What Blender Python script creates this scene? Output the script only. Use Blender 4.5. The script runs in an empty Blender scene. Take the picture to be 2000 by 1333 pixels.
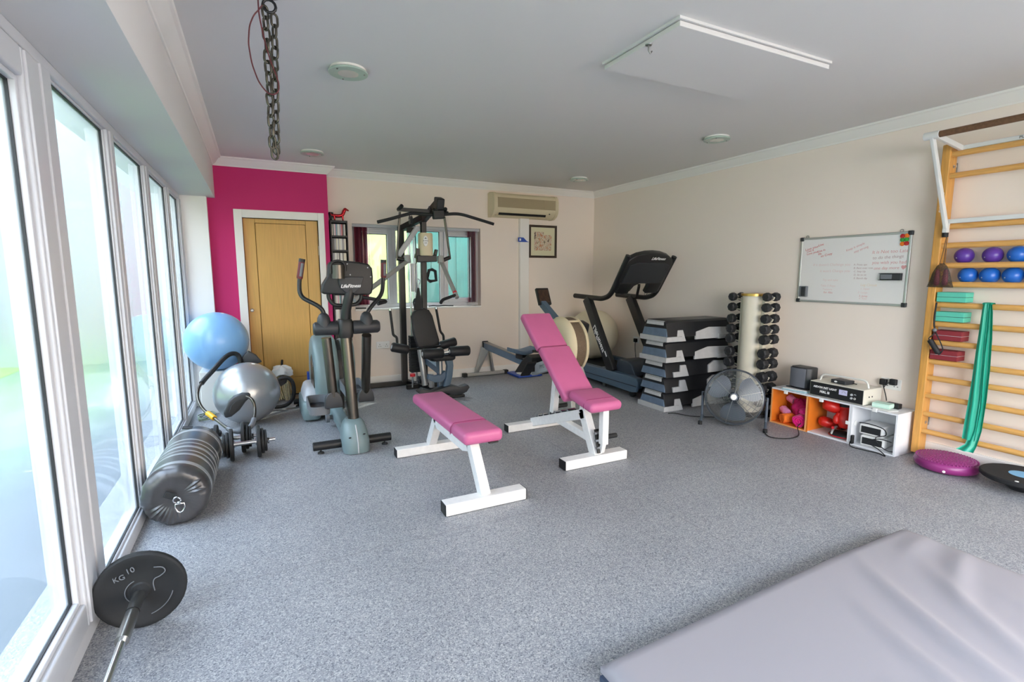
import bpy, bmesh, math, random
from mathutils import Vector as V, Matrix
random.seed(7)
SC = bpy.context.scene
COL = SC.collection
PI = math.pi

# ------------------------------------------------------------ camera, world, lights, exposure
CAM_H, F_PX, PITCH, YAW = 1.35, 986.978, 0.1317, 0.4639
fw = V((math.sin(YAW)*math.cos(PITCH), math.cos(YAW)*math.cos(PITCH), -math.sin(PITCH)))
rt = V((math.cos(YAW), -math.sin(YAW), 0)); upv = rt.cross(fw)
cd = bpy.data.cameras.new('camera'); cam = bpy.data.objects.new('camera', cd); COL.objects.link(cam)
cd.sensor_width = 36; cd.lens = F_PX*36/2000; cd.clip_start = .05
cam.matrix_world = Matrix(((rt.x, upv.x, -fw.x, 0), (rt.y, upv.y, -fw.y, 0), (rt.z, upv.z, -fw.z, CAM_H), (0, 0, 0, 1)))
SC.camera = cam
def at(u, v, ax, val):
    """point of the world seen at pixel (u, v) of the 2000 px photograph on the plane ax = val"""
    d = fw + rt*((u-1000)/F_PX) - upv*((v-666.5)/F_PX)
    o = V((0, 0, CAM_H)); i = 'xyz'.index(ax)
    return o + d*((val-o[i])/d[i])
SKY = 9.5
w = bpy.data.worlds.new('sky'); SC.world = w; w.use_nodes = True
nt = w.node_tree; nt.nodes.clear()
wo = nt.nodes.new('ShaderNodeOutputWorld'); bg = nt.nodes.new('ShaderNodeBackground')
tcw = nt.nodes.new('ShaderNodeTexCoord'); sx = nt.nodes.new('ShaderNodeSeparateXYZ'); rp = nt.nodes.new('ShaderNodeValToRGB')
nt.links.new(tcw.outputs['Generated'], sx.inputs[0]); nt.links.new(sx.outputs['Z'], rp.inputs[0])
rp.color_ramp.elements[0].color = (.95, .97, 1, 1); rp.color_ramp.elements[1].color = (.58, .75, 1, 1)
nt.links.new(rp.outputs[0], bg.inputs[0]); bg.inputs[1].default_value = SKY
nt.links.new(bg.outputs[0], wo.inputs[0])
SC.view_settings.view_transform = 'Standard'; SC.view_settings.look = 'None'
SC.view_settings.gamma = 1; SC.view_settings.use_curve_mapping = False
SC.view_settings.exposure = 0.76
cy = SC.cycles
cy.use_denoising = True; cy.max_bounces = 14; cy.diffuse_bounces = 8; cy.glossy_bounces = 5; cy.transmission_bounces = 8
cy.transparent_max_bounces = 16; cy.sample_clamp_indirect = 6; cy.caustics_reflective = False; cy.caustics_refractive = False
def area(name, loc, rot, sx_, sy_, power, color, portal=False):
    l = bpy.data.lights.new(name, 'AREA'); l.shape = 'RECTANGLE'; l.size = sx_; l.size_y = sy_; l.energy = power; l.color = color
    o = bpy.data.objects.new(name, l); COL.objects.link(o); o.location = loc; o.rotation_euler = rot
    if portal: l.cycles.is_portal = True
    return o
area('window_portal', (-.80, 2.4, 1.05), (0, -PI/2, 0), 2.1, 7.2, 1, (1, 1, 1), True)
area('back_window_portal', (1.82, 6.42, 1.43), (-PI/2, 0, 0), 1.6, 1.0, 1, (1, 1, 1), True)
area('rear_opening_portal', (2.25, -1.6, 1.1), (PI/2, 0, 0), 4.1, 2.2, 1, (1, 1, 1), True)  # samples sky through the unseen rear opening, added for extra light
sun = bpy.data.lights.new('sun', 'SUN'); sun.energy = 5.0; sun.angle = .03; sun.color = (1, .94, .85)
so = bpy.data.objects.new('sun', sun); COL.objects.link(so); so.rotation_euler = V((-.62, -.44, -.65)).to_track_quat('-Z', 'Y').to_euler()

# ------------------------------------------------------------ materials
def lin(c): return tuple((x/12.92 if x <= .04045 else ((x+.055)/1.055)**2.4) for x in c)
def hx(s): return lin(tuple(int(s[i:i+2], 16)/255 for i in (0, 2, 4)))
MATS = {}
def pm(name, col, rough=.5, metal=0., spec=.5, noise=0, nscale=40, bump=0, bscale=200, coat=0, sheen=0, trans=0, stretch=None):
    """procedural principled material; noise mottles the colour, bump adds fine relief"""
    if name in MATS: return MATS[name]
    m = bpy.data.materials.new(name); m.use_nodes = True; n = m.node_tree; b = n.nodes['Principled BSDF']
    c = hx(col) if isinstance(col, str) else col
    b.inputs['Base Color'].default_value = (*c, 1); b.inputs['Roughness'].default_value = rough
    b.inputs['Metallic'].default_value = metal; b.inputs['Specular IOR Level'].default_value = spec
    b.inputs['Coat Weight'].default_value = coat; b.inputs['Sheen Weight'].default_value = sheen
    if trans: b.inputs['Transmission Weight'].default_value = trans
    tc = n.nodes.new('ShaderNodeTexCoord'); mp = n.nodes.new('ShaderNodeMapping'); n.links.new(tc.outputs['Object'], mp.inputs[0])
    if stretch: mp.inputs['Scale'].default_value = stretch
    if noise:
        t = n.nodes.new('ShaderNodeTexNoise'); t.inputs['Scale'].default_value = nscale; t.inputs['Detail'].default_value = 4
        n.links.new(mp.outputs[0], t.inputs['Vector'])
        r = n.nodes.new('ShaderNodeValToRGB'); n.links.new(t.outputs[0], r.inputs[0])
        r.color_ramp.elements[0].position = .3; r.color_ramp.elements[1].position = .7
        r.color_ramp.elements[0].color = (*[x*(1-noise) for x in c], 1); r.color_ramp.elements[1].color = (*[min(1, x*(1+noise)) for x in c], 1)
        n.links.new(r.outputs[0], b.inputs['Base Color'])
    if bump:
        t = n.nodes.new('ShaderNodeTexNoise'); t.inputs['Scale'].default_value = bscale; n.links.new(mp.outputs[0], t.inputs['Vector'])
        bu = n.nodes.new('ShaderNodeBump'); bu.inputs['Strength'].default_value = bump; bu.inputs['Distance'].default_value = .002
        n.links.new(t.outputs[0], bu.inputs['Height']); n.links.new(bu.outputs[0], b.inputs['Normal'])
    MATS[name] = m; return m
M_wall = pm('cream_wall_paint', 'F2E5D9', .85, spec=.2, bump=.08, bscale=120)
M_pink = pm('magenta_wall_paint', 'CB3A74', .8, spec=.2, bump=.08, bscale=120)
M_ceil = pm('ceiling_paint', 'E0DDDA', .9, spec=.15)
M_trim = pm('white_gloss_paint', 'F2EFEA', .45)
M_upvc = pm('white_upvc', 'C9CACE', .35)
M_gasket = pm('black_rubber_gasket', '14161A', .6)
M_black = pm('black_plastic', '131315', .5, bump=.05)
M_blackm = pm('black_powder_coat', '151517', .42, spec=.5)
M_rubber = pm('black_rubber', '161719', .65, bump=.1)
M_foam = pm('black_foam_vinyl', '18181B', .55, bump=.15, bscale=300)
M_char = pm('charcoal_plastic', '2B2D31', .5)
M_grey = pm('grey_plastic', '6E7176', .5)
M_lgrey = pm('light_grey_plastic', 'B9BCC0', .5)
M_silver = pm('silver_paint', 'B4B4B2', .35, metal=.6)
M_chrome = pm('chrome', 'D5D7DA', .15, metal=1)
M_steel = pm('brushed_steel', '9A9A98', .32, metal=1)
M_bronze = pm('dark_satin_metal', '5B5650', .3, metal=.9)
M_white = pm('white_enamel', 'EDEDEC', .35, spec=.5, noise=.04, nscale=30)
M_pinkv = pm('pink_vinyl', 'C56694', .42, spec=.45, bump=.12, bscale=500, noise=.04, nscale=6)
M_pinkd = pm('dark_pink_piping', '8A2F5E', .5)
M_teal = pm('teal_grey_plastic', '76898C', .45, noise=.03, nscale=10)
M_bluegrey = pm('blue_grey_plastic', '5A6E82', .5, noise=.06, nscale=14)
M_tmill = pm('slate_blue_paint', '4E6275', .4)
M_beige = pm('aged_cream_plastic', 'DDCFAE', .5)
M_beiged = pm('grille_beige', 'AC9C7C', .6)
M_oak = pm('beech_wood', 'D39A4C', .42, noise=.14, nscale=5, stretch=(14, 14, 1.2))
M_door = pm('oak_veneer', 'D8A85A', .4, noise=.07, nscale=4, stretch=(20, 6, 1))
M_rung = pm('beech_rung', 'D9A45C', .4, noise=.12, nscale=6, stretch=(16, 1.5, 16))
M_red = pm('red_vinyl', 'C51D14', .38, bump=.15, bscale=60)
M_redp = pm('red_plastic', 'C8202A', .4)
M_white_ink = pm('white_print', 'F2F2F2', .5)
M_paper = pm('white_paper', 'ECECEA', .8)

def floor_mat():
    m = bpy.data.materials.new('speckled_vinyl'); m.use_nodes = True; n = m.node_tree; b = n.nodes['Principled BSDF']
    tc = n.nodes.new('ShaderNodeTexCoord')
    v = n.nodes.new('ShaderNodeTexVoronoi'); v.inputs['Scale'].default_value = 230; n.links.new(tc.outputs['Object'], v.inputs['Vector'])
    sp = n.nodes.new('ShaderNodeSeparateColor'); n.links.new(v.outputs['Color'], sp.inputs[0])
    r = n.nodes.new('ShaderNodeValToRGB'); cr = r.color_ramp; cr.interpolation = 'CONSTANT'
    cols = [(0, '70737A'), (.10, '8B8E94'), (.32, '9B9DA1'), (.62, 'A9AAAD'), (.85, 'BFBFBF')]
    cr.elements[0].position = 0; cr.elements[0].color = (*hx(cols[0][1]), 1); cr.elements[1].position = cols[1][0]; cr.elements[1].color = (*hx(cols[1][1]), 1)
    for p, c in cols[2:]:
        e = cr.elements.new(p); e.color = (*hx(c), 1)
    n.links.new(sp.outputs[0], r.inputs[0])
    big = n.nodes.new('ShaderNodeTexNoise'); big.inputs['Scale'].default_value = 1.4; big.inputs['Detail'].default_value = 5; n.links.new(tc.outputs['Object'], big.inputs['Vector'])
    r2 = n.nodes.new('ShaderNodeValToRGB'); r2.color_ramp.elements[0].position = .3; r2.color_ramp.elements[1].position = .75
    r2.color_ramp.elements[0].color = (.80, .80, .82, 1); r2.color_ramp.elements[1].color = (1, 1, 1, 1); n.links.new(big.outputs[0], r2.inputs[0])
    mx = n.nodes.new('ShaderNodeMix'); mx.data_type = 'RGBA'; mx.blend_type = 'MULTIPLY'; mx.inputs[0].default_value = 1
    n.links.new(r.outputs[0], mx.inputs[6]); n.links.new(r2.outputs[0], mx.inputs[7]); n.links.new(mx.outputs[2], b.inputs['Base Color'])
    rr = n.nodes.new('ShaderNodeMapRange'); rr.inputs[3].default_value = .42; rr.inputs[4].default_value = .55; n.links.new(big.outputs[0], rr.inputs[0]); n.links.new(rr.outputs[0], b.inputs['Roughness'])
    bu = n.nodes.new('ShaderNodeBump'); bu.inputs['Strength'].default_value = .15; bu.inputs['Distance'].default_value = .001
    n.links.new(v.outputs['Distance'], bu.inputs['Height']); n.links.new(bu.outputs[0], b.inputs['Normal'])
    b.inputs['Specular IOR Level'].default_value = .4
    return m
M_floor = floor_mat()
def frosted(name, tint, through, blur=.42, body=.14):
    """frosted pane: part of the light passes straight, part is scattered forward, part is scattered by the matt face; fresnel gloss"""
    m = bpy.data.materials.new(name); m.use_nodes = True; n = m.node_tree; n.nodes.clear()
    out = n.nodes.new('ShaderNodeOutputMaterial'); tl = n.nodes.new('ShaderNodeBsdfTranslucent'); tp = n.nodes.new('ShaderNodeBsdfTransparent')
    rf = n.nodes.new('ShaderNodeBsdfRefraction'); rf.inputs['Roughness'].default_value = blur; rf.inputs['IOR'].default_value = 1.2
    gl = n.nodes.new('ShaderNodeBsdfGlossy'); gl.inputs['Roughness'].default_value = .04; gl.inputs['Color'].default_value = (1, 1, 1, 1)
    for x in (tl, tp, rf): x.inputs['Color'].default_value = (*tint, 1)
    m0 = n.nodes.new('ShaderNodeMixShader'); m0.inputs[0].default_value = body
    n.links.new(rf.outputs[0], m0.inputs[1]); n.links.new(tl.outputs[0], m0.inputs[2])
    m1 = n.nodes.new('ShaderNodeMixShader'); m1.inputs[0].default_value = through
    n.links.new(m0.outputs[0], m1.inputs[1]); n.links.new(tp.outputs[0], m1.inputs[2])
    fr = n.nodes.new('ShaderNodeFresnel'); fr.inputs[0].default_value = 1.5
    m2 = n.nodes.new('ShaderNodeMixShader'); n.links.new(fr.outputs[0], m2.inputs[0]); n.links.new(m1.outputs[0], m2.inputs[1]); n.links.new(gl.outputs[0], m2.inputs[2])
    n.links.new(m2.outputs[0], out.inputs[0]); return m
M_frost = frosted('frosted_glass', (.74, .765, .77), .55)
M_frost2 = frosted('back_frosted_glass', (.70, .80, .77), .75, body=.1)
def clear_mat():
    m = bpy.data.materials.new('clear_glass_edge'); m.use_nodes = True; n = m.node_tree; n.nodes.clear()
    out = n.nodes.new('ShaderNodeOutputMaterial'); tp = n.nodes.new('ShaderNodeBsdfTransparent'); tp.inputs[0].default_value = (.98, .99, .99, 1)
    n.links.new(tp.outputs[0], out.inputs[0]); return m
M_clear = clear_mat()

# ------------------------------------------------------------ mesh helpers
class MB:
    def __init__(s): s.v = []; s.f = []
    def add(s, vs, fs):
        k = len(s.v); s.v += [V(p) for p in vs]; s.f += [tuple(i+k for i in f) for f in fs]; return s
    def box(s, c, d, R=None):
        x, y, z = d[0]/2, d[1]/2, d[2]/2
        ps = [V((a*x, b*y, e*z)) for e in (-1, 1) for a, b in ((-1, -1), (1, -1), (1, 1), (-1, 1))]
        if R is not None: ps = [R @ p for p in ps]
        c = V(c); return s.add([c+p for p in ps], [(3, 2, 1, 0), (4, 5, 6, 7), (0, 1, 5, 4), (1, 2, 6, 5), (2, 3, 7, 6), (3, 0, 4, 7)])
    def bx(s, x0, x1, y0, y1, z0, z1):
        return s.box(((x0+x1)/2, (y0+y1)/2, (z0+z1)/2), (abs(x1-x0), abs(y1-y0), abs(z1-z0)))
    def obar(s, p0, p1, w_, h_, up=(0, 0, 1)):
        """rectangular bar between two points, w_ across, h_ along up"""
        p0, p1 = V(p0), V(p1); d = (p1-p0); L = d.length; d.normalize(); a = V(up).cross(d)
        if a.length < 1e-4: a = V((1, 0, 0)).cross(d)
        a.normalize(); b = d.cross(a)
        R = Matrix((a, d, b)).transposed()
        return s.box((p0+p1)/2, (w_, L, h_), R)
    def rings(s, rings, closed=False, caps=True):
        k = len(s.v); n = len(rings[0]); m = len(rings)
        for r in rings: s.v += [V(p) for p in r]
        for i in range(m if closed else m-1):
            j = (i+1) % m
            for q in range(n):
                r_ = (q+1) % n; s.f.append((k+i*n+q, k+i*n+r_, k+j*n+r_, k+j*n+q))
        if caps and not closed:
            s.f.append(tuple(k+q for q in reversed(range(n)))); s.f.append(tuple(k+(m-1)*n+q for q in range(n)))
        return s
    def tube(s, pts, r, n=12, closed=False, caps=True, flat=None):
        """round tube along points; r a number or one per point; flat=(a,b) squashes the section"""
        pts = [V(p) for p in pts]; m = len(pts); rs = r if isinstance(r, (list, tuple)) else [r]*m
        T = []
        for i in range(m):
            a = pts[(i-1) % m] if (closed or i) else pts[0]; b = pts[(i+1) % m] if (closed or i < m-1) else pts[-1]
            t = b-a; T.append(t.normalized() if t.length > 1e-9 else V((0, 0, 1)))
        ref = V((0, 0, 1)) if abs(T[0].z) < .9 else V((1, 0, 0))
        nn = (ref - T[0]*ref.dot(T[0])).normalized(); R = []
        for i in range(m):
            nn = nn - T[i]*nn.dot(T[i])
            if nn.length < 1e-6: nn = T[i].orthogonal()
            nn.normalize(); bb = T[i].cross(nn)
            fa, fb = flat or (1, 1)
            R.append([pts[i] + (nn*math.cos(2*PI*q/n)*fa + bb*math.sin(2*PI*q/n)*fb)*rs[i] for q in range(n)])
        return s.rings(R, closed, caps)
    def cyl(s, p0, p1, r, n=20, r1=None): return s.tube([p0, p1], [r, r if r1 is None else r1], n)
    def lathe(s, prof, o=(0, 0, 0), ax=(0, 0, 1), n=28):
        ax = V(ax).normalized(); a = ax.orthogonal().normalized(); b = ax.cross(a); o = V(o)
        return s.rings([[o+ax*h+(a*math.cos(2*PI*q/n)+b*math.sin(2*PI*q/n))*max(r, 1e-4) for q in range(n)] for r, h in prof])
    def ball(s, c, r, n=24, m=14, R=None):
        rr = r if isinstance(r, (tuple, list)) else (r, r, r); c = V(c); rg = []
        for i in range(m+1):
            t = PI*i/m; t = min(max(t, .02), PI-.02)
            ring = [V((rr[0]*math.sin(t)*math.cos(2*PI*q/n), rr[1]*math.sin(t)*math.sin(2*PI*q/n), -rr[2]*math.cos(t))) for q in range(n)]
            rg.append([c+(R @ p if R is not None else p) for p in ring])
        return s.rings(rg)
    def prism(s, poly, ext):
        ext = V(ext); a = [V(p) for p in poly]; n = len(a); k = len(s.v); s.v += a+[p+ext for p in a]
        nrm = V((0, 0, 0))
        for i in range(n): nrm += a[i].cross(a[(i+1) % n])
        if nrm.dot(ext) > 0: s.f += [tuple(k+i for i in reversed(range(n))), tuple(k+n+i for i in range(n))]+[(k+i, k+(i+1) % n, k+n+(i+1) % n, k+n+i) for i in range(n)]
        else: s.f += [tuple(k+i for i in range(n)), tuple(k+n+i for i in reversed(range(n)))]+[(k+n+i, k+n+(i+1) % n, k+(i+1) % n, k+i) for i in range(n)]
        return s
def fillet(pts, rad, k=5):
    """round the inner corners of a polyline"""
    pts = [V(p) for p in pts]; out = [pts[0]]
    for i in range(1, len(pts)-1):
        a, b, c = pts[i-1], pts[i], pts[i+1]; r = rad[i-1] if isinstance(rad, (list, tuple)) else rad
        da = min(r, (a-b).length*.49); dc = min(r, (c-b).length*.49)
        p, q = b+(a-b).normalized()*da, b+(c-b).normalized()*dc
        for j in range(k+1):
            t = j/k; out.append(p*(1-t)**2+b*2*t*(1-t)+q*t*t)
    return out+[pts[-1]]
def rrect(w_, h_, r, k=4):
    o = []
    for cx, cy_, a0 in ((w_/2-r, h_/2-r, 0), (-w_/2+r, h_/2-r, 90), (-w_/2+r, -h_/2+r, 180), (w_/2-r, -h_/2+r, 270)):
        for i in range(k+1):
            a = math.radians(a0+90*i/k); o.append((cx+r*math.cos(a), cy_+r*math.sin(a)))
    return o
def rootof(o):
    off = V((0, 0, 0))
    while o is not None: off += o.location; o = o.parent
    return off
def link(name, data, parent=None):
    o = bpy.data.objects.new(name, data); COL.objects.link(o)
    if parent is not None: o.parent = parent
    return o
def build(mb, name, mat, parent=None, smooth=35, bevel=0, seg=2, kind=None, label=None, sub=0, base=None):
    """one mesh object; vertices are given in world space and stored relative to the parent (or to their base)"""
    me = bpy.data.meshes.new(name)
    off = rootof(parent) if parent is not None else V((0, 0, 0))
    own = V((0, 0, 0))
    if parent is None and kind is None and base is None:
        xs = [p.x for p in mb.v]; ys = [p.y for p in mb.v]; zs = [p.z for p in mb.v]
        own = V(((min(xs)+max(xs))/2, (min(ys)+max(ys))/2, min(zs)))
    me.from_pydata([p-off-own for p in mb.v], [], mb.f); me.update()
    b = bmesh.new(); b.from_mesh(me); bmesh.ops.recalc_face_normals(b, faces=b.faces); b.to_mesh(me); b.free()
    for m in (mat if isinstance(mat, (list, tuple)) else [mat]): me.materials.append(m)
    if smooth:
        for p in me.polygons: p.use_smooth = True
        me.set_sharp_from_angle(angle=math.radians(smooth))
    o = link(name, me, parent); o.location = own
    if bevel:
        bv = o.modifiers.new('bevel', 'BEVEL'); bv.width = bevel; bv.segments = seg; bv.limit_method = 'ANGLE'; bv.angle_limit = math.radians(40)
        if seg > 2: bv.harden_normals = False
        me.set_sharp_from_angle(angle=math.radians(180))
        for p in me.polygons: p.use_smooth = True
        if seg <= 2:
            wn = o.modifiers.new('wn', 'WEIGHTED_NORMAL'); wn.keep_sharp = False
    if sub:
        ss = o.modifiers.new('sub', 'SUBSURF'); ss.levels = sub; ss.render_levels = sub; me.set_sharp_from_angle(angle=PI)
    if kind: o['kind'] = kind
    if label: o['label'] = label
    return o
def tag(o, label, cat, group=None):
    o['label'] = label; o['category'] = cat
    if group: o['group'] = group
    return o
def thing(name, label, cat, loc=(0, 0, 0), group=None):
    o = link(name, None); o.location = loc; o.empty_display_size = .1
    return tag(o, label, cat, group)
def one(mb, name, mat, label, cat, group=None, **k):
    return tag(build(mb, name, mat, **k), label, cat, group)
def struct(mb, name, mat, parent=None, **k):
    return build(mb, name, mat, parent, kind='structure', **k)
def sgroup(name, loc=(0, 0, 0)):
    o = link(name, None); o.location = loc; o['kind'] = 'structure'; return o
def dup(root, loc=None, label=None, rotz=None, group=None):
    r = root.copy(); COL.objects.link(r)
    if loc is not None: r.location = loc
    if rotz is not None: r.rotation_euler = (0, 0, rotz)
    if label: r['label'] = label
    if group: r['group'] = group
    for ch in list(root.children):
        c = ch.copy(); COL.objects.link(c); c.parent = r
        for g in list(ch.children):
            d = g.copy(); COL.objects.link(d); d.parent = c
    return r
def text(body, size, org, right, up, mat, parent, name='lettering', shear=0, ext=.0008, align='CENTER', sp=1., bold=0, wx=1.):
    """flat raised lettering; org is the middle of the baseline"""
    cu = bpy.data.curves.new(name, 'FONT'); cu.body = body; cu.size = size; cu.align_x = align; cu.shear = shear; cu.extrude = ext
    cu.space_character = sp; cu.offset = bold; cu.resolution_u = 3
    cu.materials.append(mat); tmp = link('tmp_text', cu)
    me = bpy.data.meshes.new_from_object(tmp); me.name = name; bpy.data.objects.remove(tmp); bpy.data.curves.remove(cu)
    o = link(name, me, parent)
    r_, u_ = V(right).normalized(), V(up).normalized(); u_ = (u_-r_*u_.dot(r_)).normalized(); n_ = r_.cross(u_)
    M = Matrix((r_*wx, u_, n_)).transposed().to_4x4(); M.translation = V(org)-(rootof(parent) if parent is not None else V((0, 0, 0)))
    o.matrix_local = M
    return o

# ------------------------------------------------------------ room shell
XL, XR, YB, YP, XS, XP, ZC, ZS, YE, YR = -.63, 4.437, 6.2, 6.064, -.337, .749, 2.52, 2.116, 5.98, -1.45
struct(MB().bx(-.9, XR+.1, YR, YB+.3, -.1, 0), 'floor', M_floor, smooth=0)
struct(MB().bx(-.9, XR+.1, YR-.1, YB+.3, ZC, ZC+.1), 'ceiling', M_ceil, smooth=0)
struct(MB().bx(XR, XR+.12, YR-.1, YB+.3, 0, ZC), 'wall_right', M_wall, smooth=0)
WX0, WX1, WZ0, WZ1 = 1.02, 2.64, .935, 1.937
struct(MB().bx(XP-.3, WX0, YB, YB+.25, 0, ZC).bx(WX1, XR, YB, YB+.25, 0, ZC).bx(WX0, WX1, YB, YB+.25, 0, WZ0).bx(WX0, WX1, YB, YB+.25, WZ1, ZC), 'wall_back', M_wall, smooth=0)
DX0, DX1, DZ = -.105, .635, 1.935
struct(MB().bx(-.6, DX0, YP, YP+.1, 0, ZC).bx(DX1, XP, YP, YB, 0, ZC).bx(DX0, DX1, YP, YP+.1, DZ, ZC), 'wall_back_left', M_pink, smooth=0)
struct(MB().bx(-.75, -.408, YE, YP+.1, 0, ZS), 'wall_left_pier', pm('pier_lit_white', 'F6F3EF', .8, spec=.2), smooth=0)  # window light on the pier is put into its whiter colour
struct(MB().bx(-.85, XS, YR, YP, ZS, ZC), 'wall_left_bulkhead', M_ceil, smooth=0)
struct(MB().bx(-.85, .2, YR-.12, YR, 0, ZC).bx(4.3, XR, YR-.12, YR, 0, ZC).bx(.2, 4.3, YR-.12, YR, 2.2, ZC), 'wall_rear', M_wall, smooth=0)  # rear opening is invented to let daylight in from behind
# seams of the sheet vinyl: fine welded joints
M_seam = pm('seam_weld', '85878B', .5)
struct(MB().bx(2.038, 2.042, 1.3, YB-.02, -.001, .0006), 'trim_9', M_seam, smooth=0); struct(MB().bx(-.6, XR-.02, 2.398, 2.402, -.001, .0006), 'trim_10', M_seam, smooth=0)
def cornice(path, prof, name, i0):
    P = [V((x, y, 0)) for x, y in path]; n = len(P)
    def side(a, b): d = (b-a).normalized(); return V((d.y, -d.x, 0))
    mit = []
    for i in range(n):
        if i == 0: m_ = side(P[0], P[1])
        elif i == n-1: m_ = side(P[-2], P[-1])
        else:
            a, b = side(P[i-1], P[i]), side(P[i], P[i+1]); m_ = (a+b)/(1+a.dot(b))
        mit.append(m_)
    for i in range(n-1):
        R = [[P[j]+mit[j]*o+V((0, 0, z)) for o, z in prof] for j in (i, i+1)]
        struct(MB().rings(R), f'{name}_{i0+i}', M_trim, smooth=30)
cp = [(0, ZC), (0, 2.437), (.008, 2.437), (.012, 2.448), (.03, 2.462), (.05, 2.488), (.064, 2.503), (.078, 2.507), (.084, 2.52)]
cornice([(XS, YR), (XS, YP), (XP, YP), (XP, YB), (XR, YB), (XR, YR)], cp, 'trim', 1)
struct(MB().bx(XP, XR, YB-.016, YB, 0, .095).bx(XP, XR, YB-.012, YB, .095, .105), 'baseboard_back', M_trim, smooth=0)
struct(MB().bx(XR-.016, XR, YR, YB, 0, .095).bx(XR-.012, XR, YR, YB, .095, .105), 'baseboard_right', M_trim, smooth=0)
struct(MB().bx(3.2, 3.336, YB-.055, YB, .0, 2.10), 'trim_7', M_trim, bevel=.006)

# oak door in a white casing
d1 = sgroup('door_1', (.265, YP, 0))
for nm, q in (('casing', (-.182, DX0, 0, 2.017)), ('casing', (DX1, .70, 0, 2.017)), ('casing', (DX0, DX1, DZ, 2.017))):
    struct(MB().bx(q[0], q[1], YP-.018, YP+.10, q[2], q[3]), nm, M_trim, d1, bevel=.003)
def leafpiece(nm, x0, x1, z0, z1, y0=YP+.03): struct(MB().bx(x0, x1, y0, YP+.07, z0, z1), nm, M_door, d1, bevel=.0025)
struct(MB().bx(DX0, DX1, YP+.058, YP+.12, 0, DZ), 'door_core', pm('dark_oak_groove', '8A6530', .6), d1, smooth=0)
leafpiece('stile', DX0+.004, .008, .01, DZ-.004); leafpiece('stile', .508, DX1-.004, .01, DZ-.004)
leafpiece('rail', .009, .507, 1.888, DZ-.004); leafpiece('rail', .009, .507, .01, .20)
leafpiece('panel', .0125, .5035, .2045, 1.8835, YP+.036)
struct(MB().lathe([(.001, .062), (.013, .06), (.017, .05), (.012, .04), (.006, .034), (.006, .008), (.017, .004), (.018, 0)], (-.068, YP+.03, .965), (0, -1, 0), 20), 'knob', M_steel, d1)
struct(MB().bx(DX0, DX1, YP+.03, YP+.1, 0, .012), 'threshold', M_black, d1, smooth=0)
struct(MB().bx(DX1-.006, DX1+.004, YP+.012, YP+.03, 1.56, 1.66), 'hinge', M_steel, d1)

# glazed wall of frosted panes: fixed frame, two door leaves near the camera
w1 = sgroup('window_1', (XL, 3, 0))
FX0, FX1 = -.72, XL
mull = [(2.345, 2.498), (3.272, 3.395), (4.215, 4.352), (5.152, 5.255), (5.892, 5.98)]
struct(MB().bx(FX0, FX1, YR, YE, 2.072, ZS), 'head', M_upvc, w1, bevel=.006)
struct(MB().bx(FX0, FX1, YR, YE, 0, .072), 'sill', M_upvc, w1, bevel=.006)
for a, b in mull:
    struct(MB().bx(FX0, FX1, a, b, .072, 2.072), 'mullion', M_upvc, w1, bevel=.006)
    struct(MB().bx(FX1-.004, FX1+.007, a+.032, b-.032, .074, 2.070), 'cover_strip', M_upvc, w1, bevel=.003)
def frame_in(y0, y1, z0, z1, t, x0, x1):
    return MB().bx(x0, x1, y0, y0+t, z0, z1).bx(x0, x1, y1-t, y1, z0, z1).bx(x0, x1, y0+t, y1-t, z0, z0+t).bx(x0, x1, y0+t, y1-t, z1-t, z1)
def pane(y0, y1, z0, z1, par):
    struct(frame_in(y0, y1, z0, z1, .007, -.667, -.652), 'gasket', M_gasket, par, smooth=0)
    o = struct(MB().bx(-.668, -.660, y0, y1, z0, z1), 'pane', [M_frost, M_clear], par, smooth=0)
    for p in o.data.polygons: p.material_index = 0 if p.normal.x > .5 else 1
for (a, b), (c, d) in zip(mull[:-1], mull[1:]):
    struct(frame_in(b, c, .072, 2.072, .012, -.70, -.644), 'bead', M_upvc, w1, bevel=.004)
    pane(b+.010, c-.010, .082, 2.062, w1)
y = 2.337
for k in range(4):
    dl = sgroup(f'door_{k+2}', (XL, y-.47, 0)); a, b = y-.945, y
    for q in ((a, a+.15), (b-.15, b)): struct(MB().bx(FX0, FX1+.012, q[0], q[1], .08, 2.058), 'stile', M_upvc, dl, bevel=.008); struct(MB().bx(FX1+.008, FX1+.020, q[0]+.012, q[1]-.075 if q[0] > a else q[1]-.012, .09, 2.05), 'cover_strip', M_upvc, dl, bevel=.004)
    for q in ((.08, .175), (1.965, 2.058)): struct(MB().bx(FX0, FX1+.012, a+.15, b-.15, q[0], q[1]), 'rail', M_upvc, dl, bevel=.008)
    struct(frame_in(a+.15, b-.15, .175, 1.965, .018, -.70, -.634), 'bead', M_upvc, dl, bevel=.004)
    pane(a+.166, b-.166, .191, 1.949, dl)
    struct(MB().bx(-.71, -.632, b, b+.006, .075, 2.06), 'gasket', M_gasket, dl, smooth=0)
    y -= .953

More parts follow.
